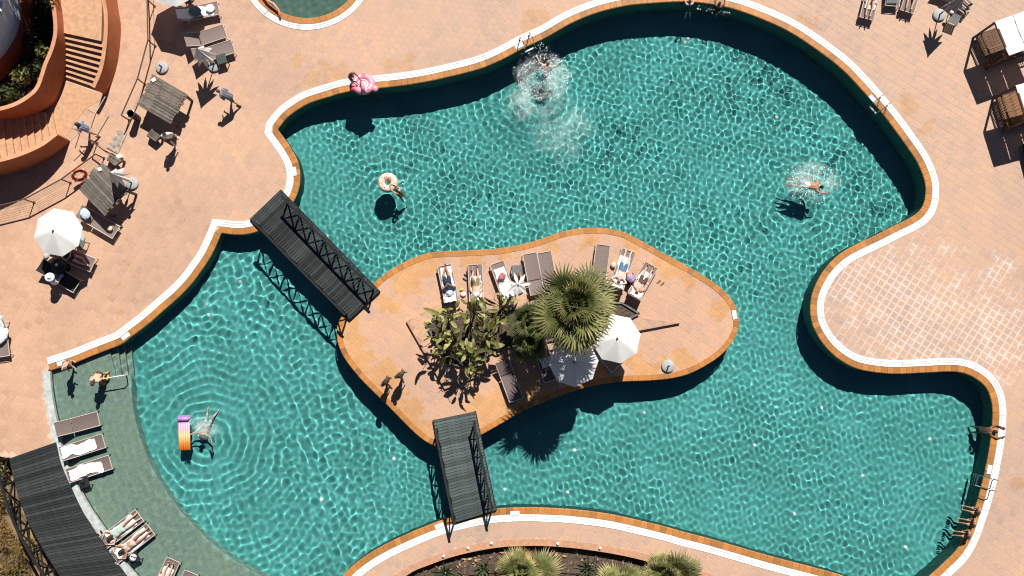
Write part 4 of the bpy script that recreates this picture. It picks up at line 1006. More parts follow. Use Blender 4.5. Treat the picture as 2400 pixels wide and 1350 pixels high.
blob('crumpled_towel', 'white and yellow bundle at the foot of the lounger by the shelter', 'towel', 259, 536, .36, (.13, .13, .08), mat('yellow_white', (.62, .58, .30), .8, .3, 12))
blob('folded_towel', 'slate blue folded towel laid over the white towelled lounger', 'towel', 458, 27, .46, (.30, .26, .06), mat('slate_cloth', (.10, .14, .19), .9, .15))
blob('folded_towel', 'white folded towel at the foot of the upper left lounger', 'towel', 493, 22, .38, (.22, .22, .06), M_towel)
blob('crumpled_towel', 'white heap of towel on the ground between two island sunbathers', 'towel', 1086, 690, 0, (.13, .12, .08), M_towel)
blob('sun_lotion', 'yellow bottle lying between two island sunbathers', 'bottle', 1082, 679, 0, (.06, .1, .05), mat('yellow_plastic', (.7, .5, .1), .4))
blob('beach_bag', 'dark bundle at the foot of the top edge upper left lounger', 'bag', 445, -2, .3, (.3, .2, .2), M_black)
blob('drink_cooler', 'white bottle and glasses on the grey table at top right', 'drinks', 2228, 30, .44, (.08, .12, .08), M_towel)
def flipflops(label, x, y, rz, m, z=.0):
    t = thing('flip_flops', label, 'sandals', W(x, y, z), rz)
    for s, dy, r in ((-1, 0, .25), (1, .07, -.2)):
        mb = MB(); mb.prism([(.045*math.cos(k*.3927)*(1 if k < 8 else .8)+s*.09, .13*math.sin(k*.3927)+dy) for k in range(16)], .004, .028); o = mb.build('sole', m, t)
        MB().tube([(s*.09-.035, dy-.01, .02), (s*.09, dy+.07, .05), (s*.09+.035, dy-.01, .02)], .008, 5).build('strap', M_black, t)
flipflops('pair of brown flip-flops right of the island sunbathers', 1547, 664, -.9, mat('tan_rubber', (.22, .12, .05), .7))
flipflops('pair of dark flip-flops by the lounger of the person in the hat', 1092, 652, .9, M_black)
flipflops('black sandals on the pale rim beside the sunbathing pair', 236, 1254, .5, M_black, .05)
flipflops('pale sandals on the rim near the table in the shallows', 278, 1318, 1.0, mat('pale_rubber', (.5, .35, .3), .7), .05)
tr = thing('tray', 'dark rectangular tray on the pale concrete rim', 'tray', W(254, 1278, .05), .9); MB().box((0, 0, .015), (.42, .2, .02)).build('bottom', M_black, tr)
for s in (-1, 1): MB().box((0, s*.1, .03), (.42, .015, .05)).build('side', M_black, tr)

# steel pool ladders
def ladder(label, x, y, flip=1):
    p, a = edge_dir(x, y); t = thing('pool_ladder', label, 'ladder', (p[0], p[1], 0), a, 'steel pool ladders'); s_ = SGN
    for k in (-.25, .25):
        MB().tube([(k, s_*.42, .02), (k, s_*.40, .55), (k, s_*.25, .68), (k, s_*.02, .66), (k, -s_*.10, .5), (k, -s_*.14, .1), (k, -s_*.14, -.95)], .022, 8).build('rail', M_chrome, t, True)
        MB().lathe([(.06, .018), (.05, .05), (.022, .06)], 10, (k, s_*.42, 0)).build('flange', M_chrome, t)
    for z in (-.2, -.45, -.7): MB().box((0, -s_*.14, z), (.5, .09, .03)).build('rung', M_chrome, t)
    wet(t)
ladder('steel ladder at the upper pool edge by the splashing diver', 1238, 106); ladder('steel ladder on the right edge of the upper basin', 2056, 252); ladder('steel ladder on the right edge above the three children', 2300, 1130)
# the pale grab rail beside the shelf steps
gr = thing('grab_rail', 'pale sloping grab rail at the shelf steps', 'rail'); pts = [W(237, 888, .3), W(240, 887, .52), W(290, 880, .52), W(297, 878, .35), W(297, 880, -.8)]
MB().tube([W(238, 889, ZS), W(238, 889, .35), W(241, 888, .5), W(288, 880, .5), W(296, 879, .3), W(296, 879, -.9)], .028, 8).build('rail', mat('pale_steel', (.6, .64, .64), .4), gr, True); wet(gr)

# cabanas on the right
def cabana(label, ul, rz, m, sx=2.5, sy=1.62, h=2.05):
    t = thing('cabana', label, 'cabana', W(*ul), rz, 'timber cabanas'); P = {(i, j): Vector((i*sx, -j*sy, 0)) for i in (0, 1) for j in (0, 1)}
    for p in P.values(): MB().bar(p, p+Vector((0, 0, h)), .09).build('post', M_brown, t)
    for a, b in (((0, 0), (1, 0)), ((0, 1), (1, 1)), ((0, 0), (0, 1)), ((1, 0), (1, 1))):
        MB().bar(P[a]+Vector((0, 0, h)), P[b]+Vector((0, 0, h)), .08, .09).build('beam', M_brown, t); MB().bar(P[a]+Vector((0, 0, .3)), P[b]+Vector((0, 0, .3)), .07, .14).build('bed_rail', M_brown, t)
    ns = 44
    for k in range(ns): MB().box((.05+(sx-.1)*(k+.5)/ns, -sy/2, .36), (sx/ns-.018, sy-.06, .03)).build('slat', m, t)
    MB().box((sx/2, -sy*.5, .385), (sx-.1, .06, .02)).build('cleat', m, t)
    for (a, b) in (((0, 0), (0, 1)), ((0, 1), (1, 1))):
        n = 14 if a == (0, 0) else 22
        for k in range(n): p = P[a].lerp(P[b], (k+.5)/n); MB().box((p.x, p.y, .55), (.03, .03, .36)).build('rail_slat', M_brown, t)
        MB().bar(P[a]+Vector((0, 0, .74)), P[b]+Vector((0, 0, .74)), .06, .05).build('top_rail', M_brown, t)
    for k in range(3):
        x0, x1 = sx*k/3+(.03 if k else -.03), sx*(k+1)/3-(.0 if k < 2 else -.03); nx, ny = 6, 14; vs = []
        for i in range(ny):
            for j in range(nx):
                x = x0+(x1-x0)*j/(nx-1); y = .04-(sy+.08)*i/(ny-1); vs.append((x, y, h+.065-.05*math.sin(math.pi*i/(ny-1))**2-.01*noise2(x*4+k, y*5)))
        MB().add(vs, [(i*nx+j, (i+1)*nx+j, (i+1)*nx+j+1, i*nx+j+1) for i in range(ny-1) for j in range(nx-1)]).build('canopy_panel', M_cloth, t, True)
    return t
cabana('timber cabana with white canvas roof, upper of the two at right', (2281, 89), R(20), wood('dark_teak', (.15, .085, .05), .7, (1, 10, 10), .3))
cabana('timber cabana with white canvas roof and orange slats, lower right', (2327, 232), R(15), M_teak)
dk = thing('dark_lounger', 'dark lounger corner at the right picture edge under the lower cabana', 'sun lounger', W(2412, 372), .2)
MB().box((0, 0, .3), (.7, 1.4, .06)).build('seat', M_black, dk)
for s in (-1, 1):
    for q in (-.6, .6): MB().bar((s*.3, q, 0), (s*.3, q, .28), .05).build('leg', M_black, dk)
# ================================================================== PLANTS
def fan_frond(pet, ln, n=26, spread=108, droop=.35, width=.028):
    mb = MB(); mb.tube([(0, 0, 0), (pet*.5, 0, .03), (pet, 0, 0)], [.022, .016, .012], 5)
    for k in range(n):
        a = R(-spread+2*spread*k/(n-1))+random.uniform(-.03, .03); l = ln*(1-.22*abs(k/(n-1)*2-1)**2)*random.uniform(.88, 1.05); c, s = math.cos(a), math.sin(a)
        fold = .10*(-1)**k*0; pts = []
        for f, w in ((0.04, .35), (.45, 1.), (.72, .7), (1., .0)):
            z = .05*math.sin(f*2.4)-droop*l*f**3*random.uniform(.6, 1.3); r = l*f
            pts.append(((pet+r*c-s*width*w, r*s+c*width*w, z), (pet+r*c, r*s, z-.012*w), (pet+r*c+s*width*w, r*s-c*width*w, z)))
        vs = [p for t in pts for p in t]; fs = []
        for i in range(3): fs += [(3*i, 3*i+1, 3*i+4, 3*i+3), (3*i+1, 3*i+2, 3*i+5, 3*i+4)]
        mb.add(vs, fs)
    return mb
def rosette(t, meshes, n, el0, el1, z, sc=(.85, 1.1), jit=.2, name='frond', tilt0=0.):
    for k in range(n):
        f = k/max(1, n-1); az = k*2.39996+random.uniform(-jit, jit); el = el0+(el1-el0)*f**.8+random.uniform(-6, 6)
        o = link(name, random.choice(meshes), t, (.05*math.cos(az), .05*math.sin(az), z-.25*f))
        o.rotation_euler = (Matrix.Rotation(az, 3, 'Z')@Matrix.Rotation(-R(el), 3, 'Y')@Matrix.Rotation(random.uniform(-.5, .5), 3, 'X')).to_euler()
        s = random.uniform(*sc)*(.72+.28*min(1, f*3))*random.uniform(.85, 1.12); o.scale = (s, s, s)
def fan_palm(label, px, py, zc, pet, ln, n, el=(80, -35), z0=0., trunk=.14, dry=6, m=M_frond, group='fan palms', leaflets=26, wid=.03, top=5, sc=(.72, 1.15)):
    p = W(px, py, zc); t = thing('fan_palm', label, 'palm', (p.x, p.y, z0), random.random()*6, group); h = zc-z0
    mb = MB(); pts, rs = [], []
    for i in range(9): f = i/8; pts.append((.04*math.sin(f*3), .03*math.sin(f*2.2), h*f)); rs.append(trunk*(1.25-.35*f)+(.02 if i % 2 else 0))
    mb.tube(pts, rs, 10).build('trunk', M_trunk, t, True)
    meshes = [fan_frond(pet, ln, leaflets, width=wid).mesh('frond', m) for _ in range(5)]
    rosette(t, meshes, n, el[0], el[1], h, sc)
    rosette(t, [fan_frond(pet*.35, ln*.7, leaflets, 95, .15, wid).mesh('frond', m) for _ in range(3)], top, 84, 50, h+.12)
    if dry:
        md = [fan_frond(pet*.9, ln*.85, leaflets, droop=.7).mesh('frond', M_frondy) for _ in range(2)]; rosette(t, md, dry, el[1]-5, el[1]-35, h-.15, name='dry_frond')
    return t
fan_palm('tall fan palm with the largest round crown on the island', 1345, 716, 5.1, 1.0, .95, 36, (66, -24), PZ, .17, 10, leaflets=20, wid=.044, top=8)
fan_palm('smaller shaded fan palm at the lower left of the big palm', 1245, 800, 1.5, .45, .58, 18, (75, 0), PZ, .12, 3)
fan_palm('young fan palm tucked under the left side of the big crown', 1236, 752, 2.0, .5, .6, 16, (75, 5), PZ, .12, 2)
fan_palm('light green fan palm with broad fans, left one in the bottom bed', 1222, 1342, .7, .75, .95, 13, (62, 14), -.38, .13, 3, tipped('fan_green', (.17, .185, .06), (.40, .34, .16), 1.0, 1.7), leaflets=30, wid=.05, sc=(.55, 1.2))
fan_palm('light green fan palm with broad fans, right one in the bottom bed', 1560, 1352, .7, .7, .92, 12, (62, 14), -.38, .13, 3, MATS['fan_green'], leaflets=30, wid=.05, sc=(.55, 1.2))
fan_palm('light green fan palm cut by the frame in the bottom bed', 1462, 1376, .7, .7, .9, 10, (62, 14), -.38, .13, 3, MATS['fan_green'], leaflets=30, wid=.05, sc=(.55, 1.2))
def sword(ln, w):
    mb = MB(); vs = []
    for f in (0, .25, .55, .8, 1): vs += [(ln*f, -w*(1-f*f)*(.6+f), .05*math.sin(f*3)), (ln*f, 0, .05*math.sin(f*3)-.012), (ln*f, w*(1-f*f)*(.6+f), .05*math.sin(f*3))]
    fs = []
    for i in range(4): fs += [(3*i, 3*i+1, 3*i+4, 3*i+3), (3*i+1, 3*i+2, 3*i+5, 3*i+4)]
    return mb.add(vs, fs)
def agave(label, px, py, z0, ln, n, m):
    t = thing('agave', label, 'plant', W(px, py, z0), 0, 'spiky rosette plants'); ms = [sword(ln*k, .04).mesh('leaf', m) for k in (.85, 1, 1.1)]
    MB().lathe([(.05, 0), (.06, .12), (.03, .18), (0, .2)], 8).build('heart', M_frondy, t); rosette(t, ms, n, 80, 12, .15, name='leaf')
M_ag = mat('agave_leaf', (.055, .075, .035), .5, .3, 4, orand=.3, spec=.4)
agave('spiky green rosette with pale heart between the bottom palms', 1376, 1332, -.38, .62, 34, M_ag)
agave('dark spiky rosette at the left end of the bottom bed', 1045, 1342, -.38, .62, 36, M_ag)
agave('spiky rosette between the first palm and the bed logs', 1135, 1330, -.38, .5, 26, M_ag)
agave('spiky rosette at the right end of the bottom bed', 1622, 1352, -.38, .5, 26, M_ag)
agave('small spiky rosette near the bottom frame edge in the bed', 1300, 1352, -.38, .45, 24, M_ag)
# banana plants
def banana_leaf(ln, w, arch):
    mb = MB(); n = 12; vs = []
    for i in range(n+1):
        f = i/n; a = arch*f; x = ln*(math.sin(a)/arch if arch > .01 else f); z = ln*((math.cos(a)-1)/arch) if arch > .01 else 0
        ww = w*math.sin(math.pi*min(1, f*.93+.06))**.6*(1+.06*random.uniform(-1, 1)) if f > .16 else .015
        dp = .25*ww
        vs += [(x, -ww, z+dp+random.uniform(-.015, .015)), (x, -ww*.5, z+dp*.6), (x, 0, z), (x, ww*.5, z+dp*.6), (x, ww, z+dp+random.uniform(-.015, .015))]
    fs = [(5*i+j, 5*i+j+1, 5*i+j+6, 5*i+j+5) for i in range(n) for j in range(4)]
    return mb.add(vs, fs)
BL_ = [banana_leaf(l, w, a).mesh('leaf', M_leaf, True) for l, w, a in ((.62, .10, .7), (.72, .11, 1.3), (.5, .09, .5), (.6, .11, 1.8), (.78, .10, .4), (.45, .10, 1.2), (.66, .12, 2.2))]
M_paleleaf = mat('pale_leaf', (.42, .40, .16), .5, .2, 3, trans=.25)
PL_ = [banana_leaf(.6, .10, 1.0).mesh('leaf', M_paleleaf, True)]
where = ['left front corner', 'top left', 'top centre', 'middle', 'lower middle', 'right upper', 'right centre', 'bottom tip', 'lower left', 'upper right end', 'far right']
for i, (x, y, h, n) in enumerate(((1030, 772, 1.3, 8), (1050, 738, 1.6, 9), (1105, 728, 1.5, 9), (1062, 785, 1.5, 9), (1095, 828, 1.5, 10), (1150, 738, 1.7, 9), (1140, 775, 1.5, 9), (1095, 850, 1.2, 8), (1052, 815, 1.2, 8), (1175, 718, 1.5, 8), (1128, 818, 1.3, 9))):
    h *= 1.55; p = W(x, y, h); t = thing('banana_plant', 'broad-leaved banana plant at the %s of the island bed' % where[i], 'plant', (p.x, p.y, PZ), random.random()*6, 'banana plants in the island bed')
    st = MB(); nl = n+7
    for k in range(nl):                                        # long stalks, each with one leaning blade
        az = k*2.4+random.uniform(-.8, .8); hh = h*random.uniform(.45, 1.12); out = random.uniform(.08, .62)*(1.1-.35*hh/h); tip = Vector((out*math.cos(az), out*math.sin(az), hh))
        st.tube([(random.uniform(-.08, .08), random.uniform(-.08, .08), 0), (tip.x*.35, tip.y*.35, hh*.6), tip], [.026, .018, .010], 5)
        o = link('leaf', random.choice(PL_ if random.random() < .13 else BL_), t, tip); el = random.gauss(28, 30); a2 = az+random.gauss(0, .6)
        o.rotation_euler = (Matrix.Rotation(a2, 3, 'Z')@Matrix.Rotation(-R(el), 3, 'Y')@Matrix.Rotation(random.gauss(0, .8), 3, 'X')).to_euler(); s_ = random.uniform(.6, 1.15); o.scale = (s_, s_, s_)
    st.build('stalks', mat('banana_stem', (.16, .15, .06), .6, .3), t, True)
# dry ornamental grass and a pale bush at bottom left
def blades(cs, n, ln, spread, w=.012):
    mb = MB()
    for (x, y, z) in cs:
        for _ in range(n):
            a = random.random()*6.283; l = ln*random.uniform(.5, 1.2); b = spread*random.uniform(.2, 1.); c, s = math.cos(a), math.sin(a); ox, oy = random.gauss(0, .09), random.gauss(0, .09)
            p0 = (x+ox, y+oy, z); p1 = (x+ox+c*l*b*.4, y+oy+s*l*b*.4, z+l*.75); p2 = (x+ox+c*l*b, y+oy+s*l*b, z+l*(1-.5*b)); q = w
            mb.add([(p0[0]-s*q, p0[1]+c*q, p0[2]), (p0[0]+s*q, p0[1]-c*q, p0[2]), (p1[0]+s*q, p1[1]-c*q, p1[2]), (p1[0]-s*q, p1[1]+c*q, p1[2]), p2], [(0, 1, 2, 3), (3, 2, 4)])
    return mb
cs = []
while len(cs) < 120:
    x, y = random.uniform(-70, 120), random.uniform(1085, 1400)
    if x > (y-1074)*.46-8: continue
    for _ in range(random.randint(3, 8)):
        q = W(x+random.gauss(0, 7), y+random.gauss(0, 7), -1.2); cs.append((q.x, q.y, -1.2+random.uniform(-.1, .35)))
o = blades(cs, 46, 1.05, .95).build('dry_grass', M_dry); tag(o, 'dry golden ornamental grass in the garden beside the boardwalk', 'grass', kind='stuff')
bush('shrub', 'pale yellow-green shrub at the top end of the boardwalk railing', 'shrub', 12, 1098, -1.2, (.42, .5, .75), 420, .085, mat('pale_yellow_leaf', (.34, .30, .10), .6, .4, 6, trans=.2))
bush('shrub', 'dark olive shrub low beside the boardwalk at the bottom left corner', 'shrub', 40, 1345, -1.2, (.9, .9, .5), 900, .08, mat('olive_leaf', (.13, .10, .03), .6, .4, 6, trans=.15))
# leaf litter in the bottom bed
mb = MB()
for _ in range(500):
    q = W(random.uniform(960, 1640), random.uniform(1290, 1390), -.37)
    d, i = dist_loop([(q.x, q.y)], BED)
    if i[0] and d[0] > .15: leaf_cloud((q.x, q.y, -.34), (.1, .1, .03), 1, random.uniform(.05, .16), mb)
o = mb.build('leaf_litter', mat('litter', (.36, .24, .13), .9, .4, 9)); tag(o, 'pale dry leaf litter strewn over the bottom bed', 'litter', kind='stuff')
for i, (x, y) in enumerate(((1097, 1284), (1152, 1273), (1307, 1274), (1406, 1284), (1040, 1303))):
    t = thing('path_light', 'small white path light on the bottom kerb, number %s from the left' % ('second', 'third', 'fourth', 'fifth', 'first')[i], 'path light', W(x, y), 0, 'path lights on the kerb')
    MB().lathe([(.07, 0), (.07, .08), (.05, .13), (0, .14)], 12).build('lamp', M_towel, t, True); MB().lathe([(.09, 0), (.09, .015), (0, .015)], 12).build('foot', M_base, t)
# ================================================================== PEOPLE
V = Vector
def remesh(mb, vox, name, m, sm=2):
    me = mb.mesh('tmp'); o = bpy.data.objects.new('tmp', me); COL.objects.link(o)
    r = o.modifiers.new('r', 'REMESH'); r.mode = 'VOXEL'; r.voxel_size = vox; r.use_smooth_shade = True
    if sm: s = o.modifiers.new('s', 'SMOOTH'); s.iterations = sm; s.factor = .5
    dg = bpy.context.evaluated_depsgraph_get(); me2 = bpy.data.meshes.new_from_object(o.evaluated_get(dg)); bpy.data.objects.remove(o); bpy.data.meshes.remove(me)
    me2.name = name; me2.materials.clear(); me2.materials.append(m); me2.polygons.foreach_set('use_smooth', [True]*len(me2.polygons)); return me2
def sym(d):
    J = {}
    for k, v in d.items():
        if k[-1] == '*': J[k[:-1]+'R'] = V(v); J[k[:-1]+'L'] = V((-v[0], v[1], v[2]))
        else: J[k] = V(v)
    return J
def stand(lean=0, stride=0., arms='down', spread=.0):
    J = sym({'pel': (0, 0, .95), 'neck': (0, 0, 1.46), 'head': (0, .03, 1.6), 'sh*': (.18, 0, 1.40), 'hip*': (.09, 0, .91), 'kn*': (.10+spread*.5, .03, .5), 'an*': (.10+spread, -.02, .08), 'to*': (.12+spread, .16, .03)})
    J['face'] = V((0, 1, 0)); J['up'] = V((0, 0, 1))
    for s, q in (('R', 1), ('L', -1)):
        e, w = {'down': ((.24, -.02, 1.12), (.26, .05, .88)), 'hold': ((.24, .05, 1.14), (.14, .30, 1.12)), 'out': ((.42, .05, 1.28), (.60, .18, 1.2)), 'fwd': ((.22, .26, 1.28), (.18, .52, 1.2)), 'hips': ((.36, -.05, 1.15), (.2, .06, .98))}[arms]
        J['el'+s] = V((e[0]*q, e[1], e[2])); J['wr'+s] = V((w[0]*q, w[1], w[2]))
        if stride: J['kn'+s].y += q*stride*.45; J['an'+s].y += q*stride; J['to'+s].y += q*stride
    if lean:
        M = Matrix.Rotation(-R(lean), 3, 'X'); o = J['pel'].copy()
        for k in ('neck', 'head', 'shL', 'shR', 'elL', 'elR', 'wrL', 'wrR'): J[k] = o+M@(J[k]-o)
        J['face'] = M@J['face']; J['up'] = M@J['up']
    return J
def sit(h=.12, reach=.0, lean=10):
    J = stand(lean, 0, 'down'); d = V((0, 0, h-.95))
    for k in J:
        if k not in ('face', 'up'): J[k] = J[k]+d
    for s, q in (('R', 1), ('L', -1)):
        J['hip'+s] = V((.09*q, .03, h-.02)); J['kn'+s] = V((.11*q, .42, h+.02)); J['an'+s] = V((.11*q, .50+reach, h-.38+reach*.4)); J['to'+s] = V((.11*q, .64+reach, h-.42+reach*.4))
        J['el'+s] = V((.26*q, .10, h+.22)); J['wr'+s] = V((.17*q, .30, h+.08))
    return J
def edgehold():
    J = sym({'pel': (0, -.28, -.45), 'neck': (0, -.03, .05), 'head': (0, .09, .14), 'sh*': (.18, -.05, .0), 'hip*': (.09, -.29, -.49), 'kn*': (.12, -.36, -.86), 'an*': (.14, -.5, -1.18), 'to*': (.15, -.55, -1.32), 'el*': (.30, .2, .08), 'wr*': (.22, .46, .09)})
    J['face'] = V((0, 1, .1)); J['up'] = V((0, .5, .85)); return J
def swim(arms='front', legs=.12):
    J = sym({'pel': (0, 0, -.06), 'neck': (0, .5, -.01), 'head': (0, .64, .02), 'sh*': (.18, .44, -.02), 'hip*': (.09, -.04, -.08), 'kn*': (.12, -.45, -.14), 'an*': (legs, -.86, -.12), 'to*': (legs, -1.04, -.16)})
    for s, q in (('R', 1), ('L', -1)):
        e, w = {'front': ((.24, .66, .0), (.16, .88, -.02)), 'side': ((.42, .52, -.03), (.55, .72, -.05)), 'crawl': ((.3, .62, .06) if q > 0 else (.34, .3, -.1), (.26, .86, -.02) if q > 0 else (.36, .05, -.12))}[arms]
        J['el'+s] = V((e[0]*q, e[1], e[2])); J['wr'+s] = V((w[0]*q, w[1], w[2]))
    J['face'] = V((0, .5, -.85)); J['up'] = V((0, .85, .5)); return J
def dive(J, deg):
    "legs sink: pitch the body about the shoulders"
    M = Matrix.Rotation(R(deg), 3, 'X'); return {k: (M@v if k not in ('el', ) else v) for k, v in J.items()}
def hang():
    J = edgehold(); J['pel'].y += .2; J['head'] = V((0, .04, .10)); J['face'] = V((0, .9, .2))
    for s, q in (('R', 1), ('L', -1)): J['el'+s] = V((.20*q, .22, .16)); J['wr'+s] = V((.10*q, .42, .20))
    return J
def place(J, loc, rz, s=1.):
    M = Matrix.Rotation(rz, 3, 'Z'); loc = V(loc)
    return {k: (M@v if k in ('face', 'up') else loc+M@(v*s)) for k, v in J.items()}
def lying(key, prone=False, arms='side', bend=0, dx=0., spread=.1, dy=0., cross=False):
    h = .105; f = {'pel': (0, .0, h+.01), 'neck': (0, .52, h+.02), 'head': (0, .67, h+.03)}
    for s, q in (('R', 1), ('L', -1)):
        f['sh'+s] = (.18*q, .46, h); f['hip'+s] = (.09*q, -.04, h)
        kz = h+(.22 if bend and q*bend > 0 else 0); f['kn'+s] = ((.10+spread*.3)*q, -.44+(.08 if kz > h else 0), kz); f['an'+s] = (spread*q, -.84+(.2 if kz > h else 0), .06); f['to'+s] = ((spread+.03)*q, -.99 if prone else -.90, .03 if prone else .2)
        if cross and q > 0: f['an'+s] = (-.06, -.82, .14); f['to'+s] = (-.07, -.9, .27)
        a = {'side': ((.27, .2, .07), (.27, -.05, .06)), 'head': ((.36, .62, .07), (.14, .78, .06)), 'belly': ((.30, .22, .09), (.08, .1, .22)), 'up': ((.36, .66, .06), (.22, .86, .05))}[arms]
        f['el'+s] = (a[0][0]*q, a[0][1], a[0][2]); f['wr'+s] = (a[1][0]*q, a[1][1], a[1][2])
    c, rz, z, yp, a = LOUNGERS[key]; J = {}
    for k, v in f.items(): J[k] = on_lounger(key, v[0]+dx, v[1]+dy, v[2]+.02)[0]
    M = Matrix.Rotation(rz, 3, 'Z'); n = M@V((0, -math.sin(a), math.cos(a))); J['up'] = M@V((0, math.cos(a), math.sin(a))); J['face'] = -n if prone else n; return J
SKIN = {'tan': (.40, .20, .11), 'fair': (.58, .36, .26), 'pale': (.66, .47, .38), 'brown': (.19, .095, .055)}
def person(label, J, s=1., skin='tan', hair=(.03, .02, .015), hairlen=0, clothes=(), wetb=False, hat=None, group=None, vox=.0138):
    o_ = (J['anL']+J['anR'])/2; base = V((o_.x, o_.y, min(J['toL'].z, J['toR'].z, J['pel'].z-.1)))
    J = {k: (v if k in ('face', 'up') else v-base) for k, v in J.items()}; up, fc = J['up'].normalized(), J['face'].normalized(); rt = fc.cross(up).normalized()
    t = thing('person', label, 'person', base, 0, group); g = lambda *a: tuple(x*s for x in a); mb = MB()
    mix = lambda a, b, f: J[a].lerp(J[b], f)
    def torso(mb, e=0., lo=0., hi=1.):
        for A, Bq in (('L', 'R'), ('R', 'L')):
            h_, s_ = mix('hip'+A, 'hip'+Bq, .18), mix('sh'+A, 'sh'+Bq, .24); mb.cap(h_.lerp(s_, lo), h_.lerp(s_, hi), (.105+e)*s, (.092+e)*s)
        mb.cap(J['pel'].lerp(J['neck'], lo*.95), J['pel'].lerp(J['neck'], min(hi, .8)), (.11+e)*s, (.098+e)*s)
        if lo == 0: mb.ball(J['pel'].lerp(J['neck'], -.05), .108*s+e*s)
    torso(mb); mb.cap(mix('neck', 'head', -.15), mix('neck', 'head', .6), .056*s, .05*s)
    hd = J['head']; Mh = Matrix((rt, fc, up)).transposed()
    mb.ball(hd, g(.076, .092, .108), 12, 9, Mh); mb.ball(hd+(fc*.03-up*.062)*s, g(.05, .055, .05), 10, 7, Mh)
    mb.cap(hd+(fc*.086+up*.01)*s, hd+(fc*.108-up*.02)*s, .012*s, .016*s, 8)
    for q in (-1, 1): mb.ball(hd+(rt*.078*q-fc*.005-up*.01)*s, g(.016, .026, .034), 8, 6, Mh)
    for A, q in (('R', 1), ('L', -1)):
        mb.cap(J['sh'+A], J['el'+A], .054*s, .041*s); mb.cap(J['el'+A], J['wr'+A], .041*s, .028*s)
        mb.cap(mix('hip'+A, 'pel', .1), J['kn'+A], .086*s, .056*s); mb.cap(J['kn'+A], J['an'+A], .055*s, .036*s); mb.ball(mix('kn'+A, 'an'+A, .28), .056*s)
        mb.cap(J['an'+A], J['to'+A], .040*s, .030*s)
        d = (J['wr'+A]-J['el'+A]).normalized(); sd = d.cross(up); sd = sd.normalized() if sd.length > .2 else d.orthogonal().normalized(); nn = sd.cross(d).normalized()
        w = J['wr'+A]; pm = w+d*.085*s
        for j in (-1.5, -.5, .5, 1.5): mb.cap(w+(d*.02+sd*j*.008)*s, pm+sd*j*.019*s, .017*s, .0125*s, 7)
        for j, l in ((-1.5, .062), (-.5, .078), (.5, .083), (1.5, .072)):
            k0 = pm+sd*j*.020*s; k1 = k0+(d*.92+sd*j*.07-nn*.25).normalized()*l*.55*s; k2 = k1+(d*.8-nn*.6).normalized()*l*.5*s
            mb.cap(k0, k1, .0105*s, .0098*s, 6); mb.cap(k1, k2, .0098*s, .0085*s, 6)
        th0 = w+(d*.03+sd*q*.028)*s; th1 = th0+(d*.6+sd*q*.7).normalized()*.045*s; th2 = th1+(d*.9+sd*q*.2).normalized()*.032*s
        mb.cap(th0, th1, .014*s, .0115*s, 6); mb.cap(th1, th2, .0115*s, .0095*s, 6)
    link('body', remesh(mb, vox*max(.75, s), 'body', mat('skin_'+skin, SKIN[skin], .55, .06, 6, spec=.35)), t)
    # face details
    mb = MB()
    for q in (-1, 1): mb.ball(hd+(fc*.082+rt*.03*q+up*.012)*s, .011*s, 8, 5)
    mb.build('eye', M_black, t, True); MB().ball(hd+(fc*.082-up*.05)*s, g(.024, .01, .008), 8, 5, Mh).build('mouth', mat('lips', (.35, .11, .09), .5), t, True)
    # hair
    mb = MB(); mb.ball(hd+(up*.022-fc*.018)*s, g(.084, .094, .102), 14, 9, Mh)
    if hairlen:
        mb.cap(hd-(fc*.05)*s, hd-(fc*.075+up*(.08+.12*hairlen))*s, .078*s, .055*s)
        for q in (-1, 1): mb.cap(hd+(rt*.05*q-fc*.04)*s, hd+(rt*.055*q-fc*.06-up*(.06+.10*hairlen))*s, .05*s, .035*s)
    link('hair', remesh(mb, .014, 'hair', mat('hair_%02d%02d' % (int(hair[0]*99), int(hair[2]*99)), hair, .55, .3, 30, bump=.5, bscale=60), 1), t)
    for nm, col, kind in clothes:
        mb = MB(); m = mat('cloth_'+nm+'_%02d%02d%02d' % tuple(int(c*99) for c in col), col, .85, .18, 10, bump=.3, bscale=25)
        if kind in ('shorts', 'trousers', 'briefs'):
            torso(mb, .012, 0., .22 if kind != 'briefs' else .12); f = {'shorts': .62, 'trousers': 1., 'briefs': .10}[kind]
            for A in 'LR':
                mb.cap(mix('hip'+A, 'pel', .1), mix('hip'+A, 'kn'+A, f), .10*s, (.086-.02*f+.012)*s if kind != 'briefs' else .097*s)
                if kind == 'trousers': mb.cap(J['kn'+A], mix('kn'+A, 'an'+A, .9), .07*s, .056*s)
        elif kind == 'shirt':
            torso(mb, .014, .0, 1.)
            for A in 'LR': mb.cap(J['sh'+A], mix('sh'+A, 'el'+A, .75), .068*s, .058*s)
        elif kind == 'suit': torso(mb, .009, 0., .85)
        elif kind == 'top': torso(mb, .009, .62, .78)
        elif kind == 'dress':
            torso(mb, .016, 0., .95)
            for A in 'LR': mb.cap(mix('hip'+A, 'pel', .1), mix('hip'+A, 'kn'+A, .9), .12*s, .12*s)
            mb.cap(J['pel'], (J['knL']+J['knR'])/2, .12*s, .12*s)
        elif kind == 'shoes':
            for A in 'LR': mb.cap(J['an'+A]+V((0, 0, -.02*s)), J['to'+A], .052*s, .042*s)
        link(nm, remesh(mb, .0145*max(.8, s), nm, m, 1), t)
    if hat:
        mb = MB(); pr = [(.0, .13), (.07, .125), (.092, .09), (.10, .04), (.20, .02), (.205, .012), (.10, .025)]; n = 22
        base_i = len(mb.v); mb.lathe([(r*s, z*s) for r, z in pr], n); Mq = Matrix((rt, fc, up)).transposed(); mb.v = [tuple(hd+(up*.035)*s+Mq@V(v)) for v in mb.v]
        mb.build('hat', mat('hat_%02d' % int(hat[0]*99), hat, .85, .1, 20), t, True)
    if wetb: wet(t)
    return t
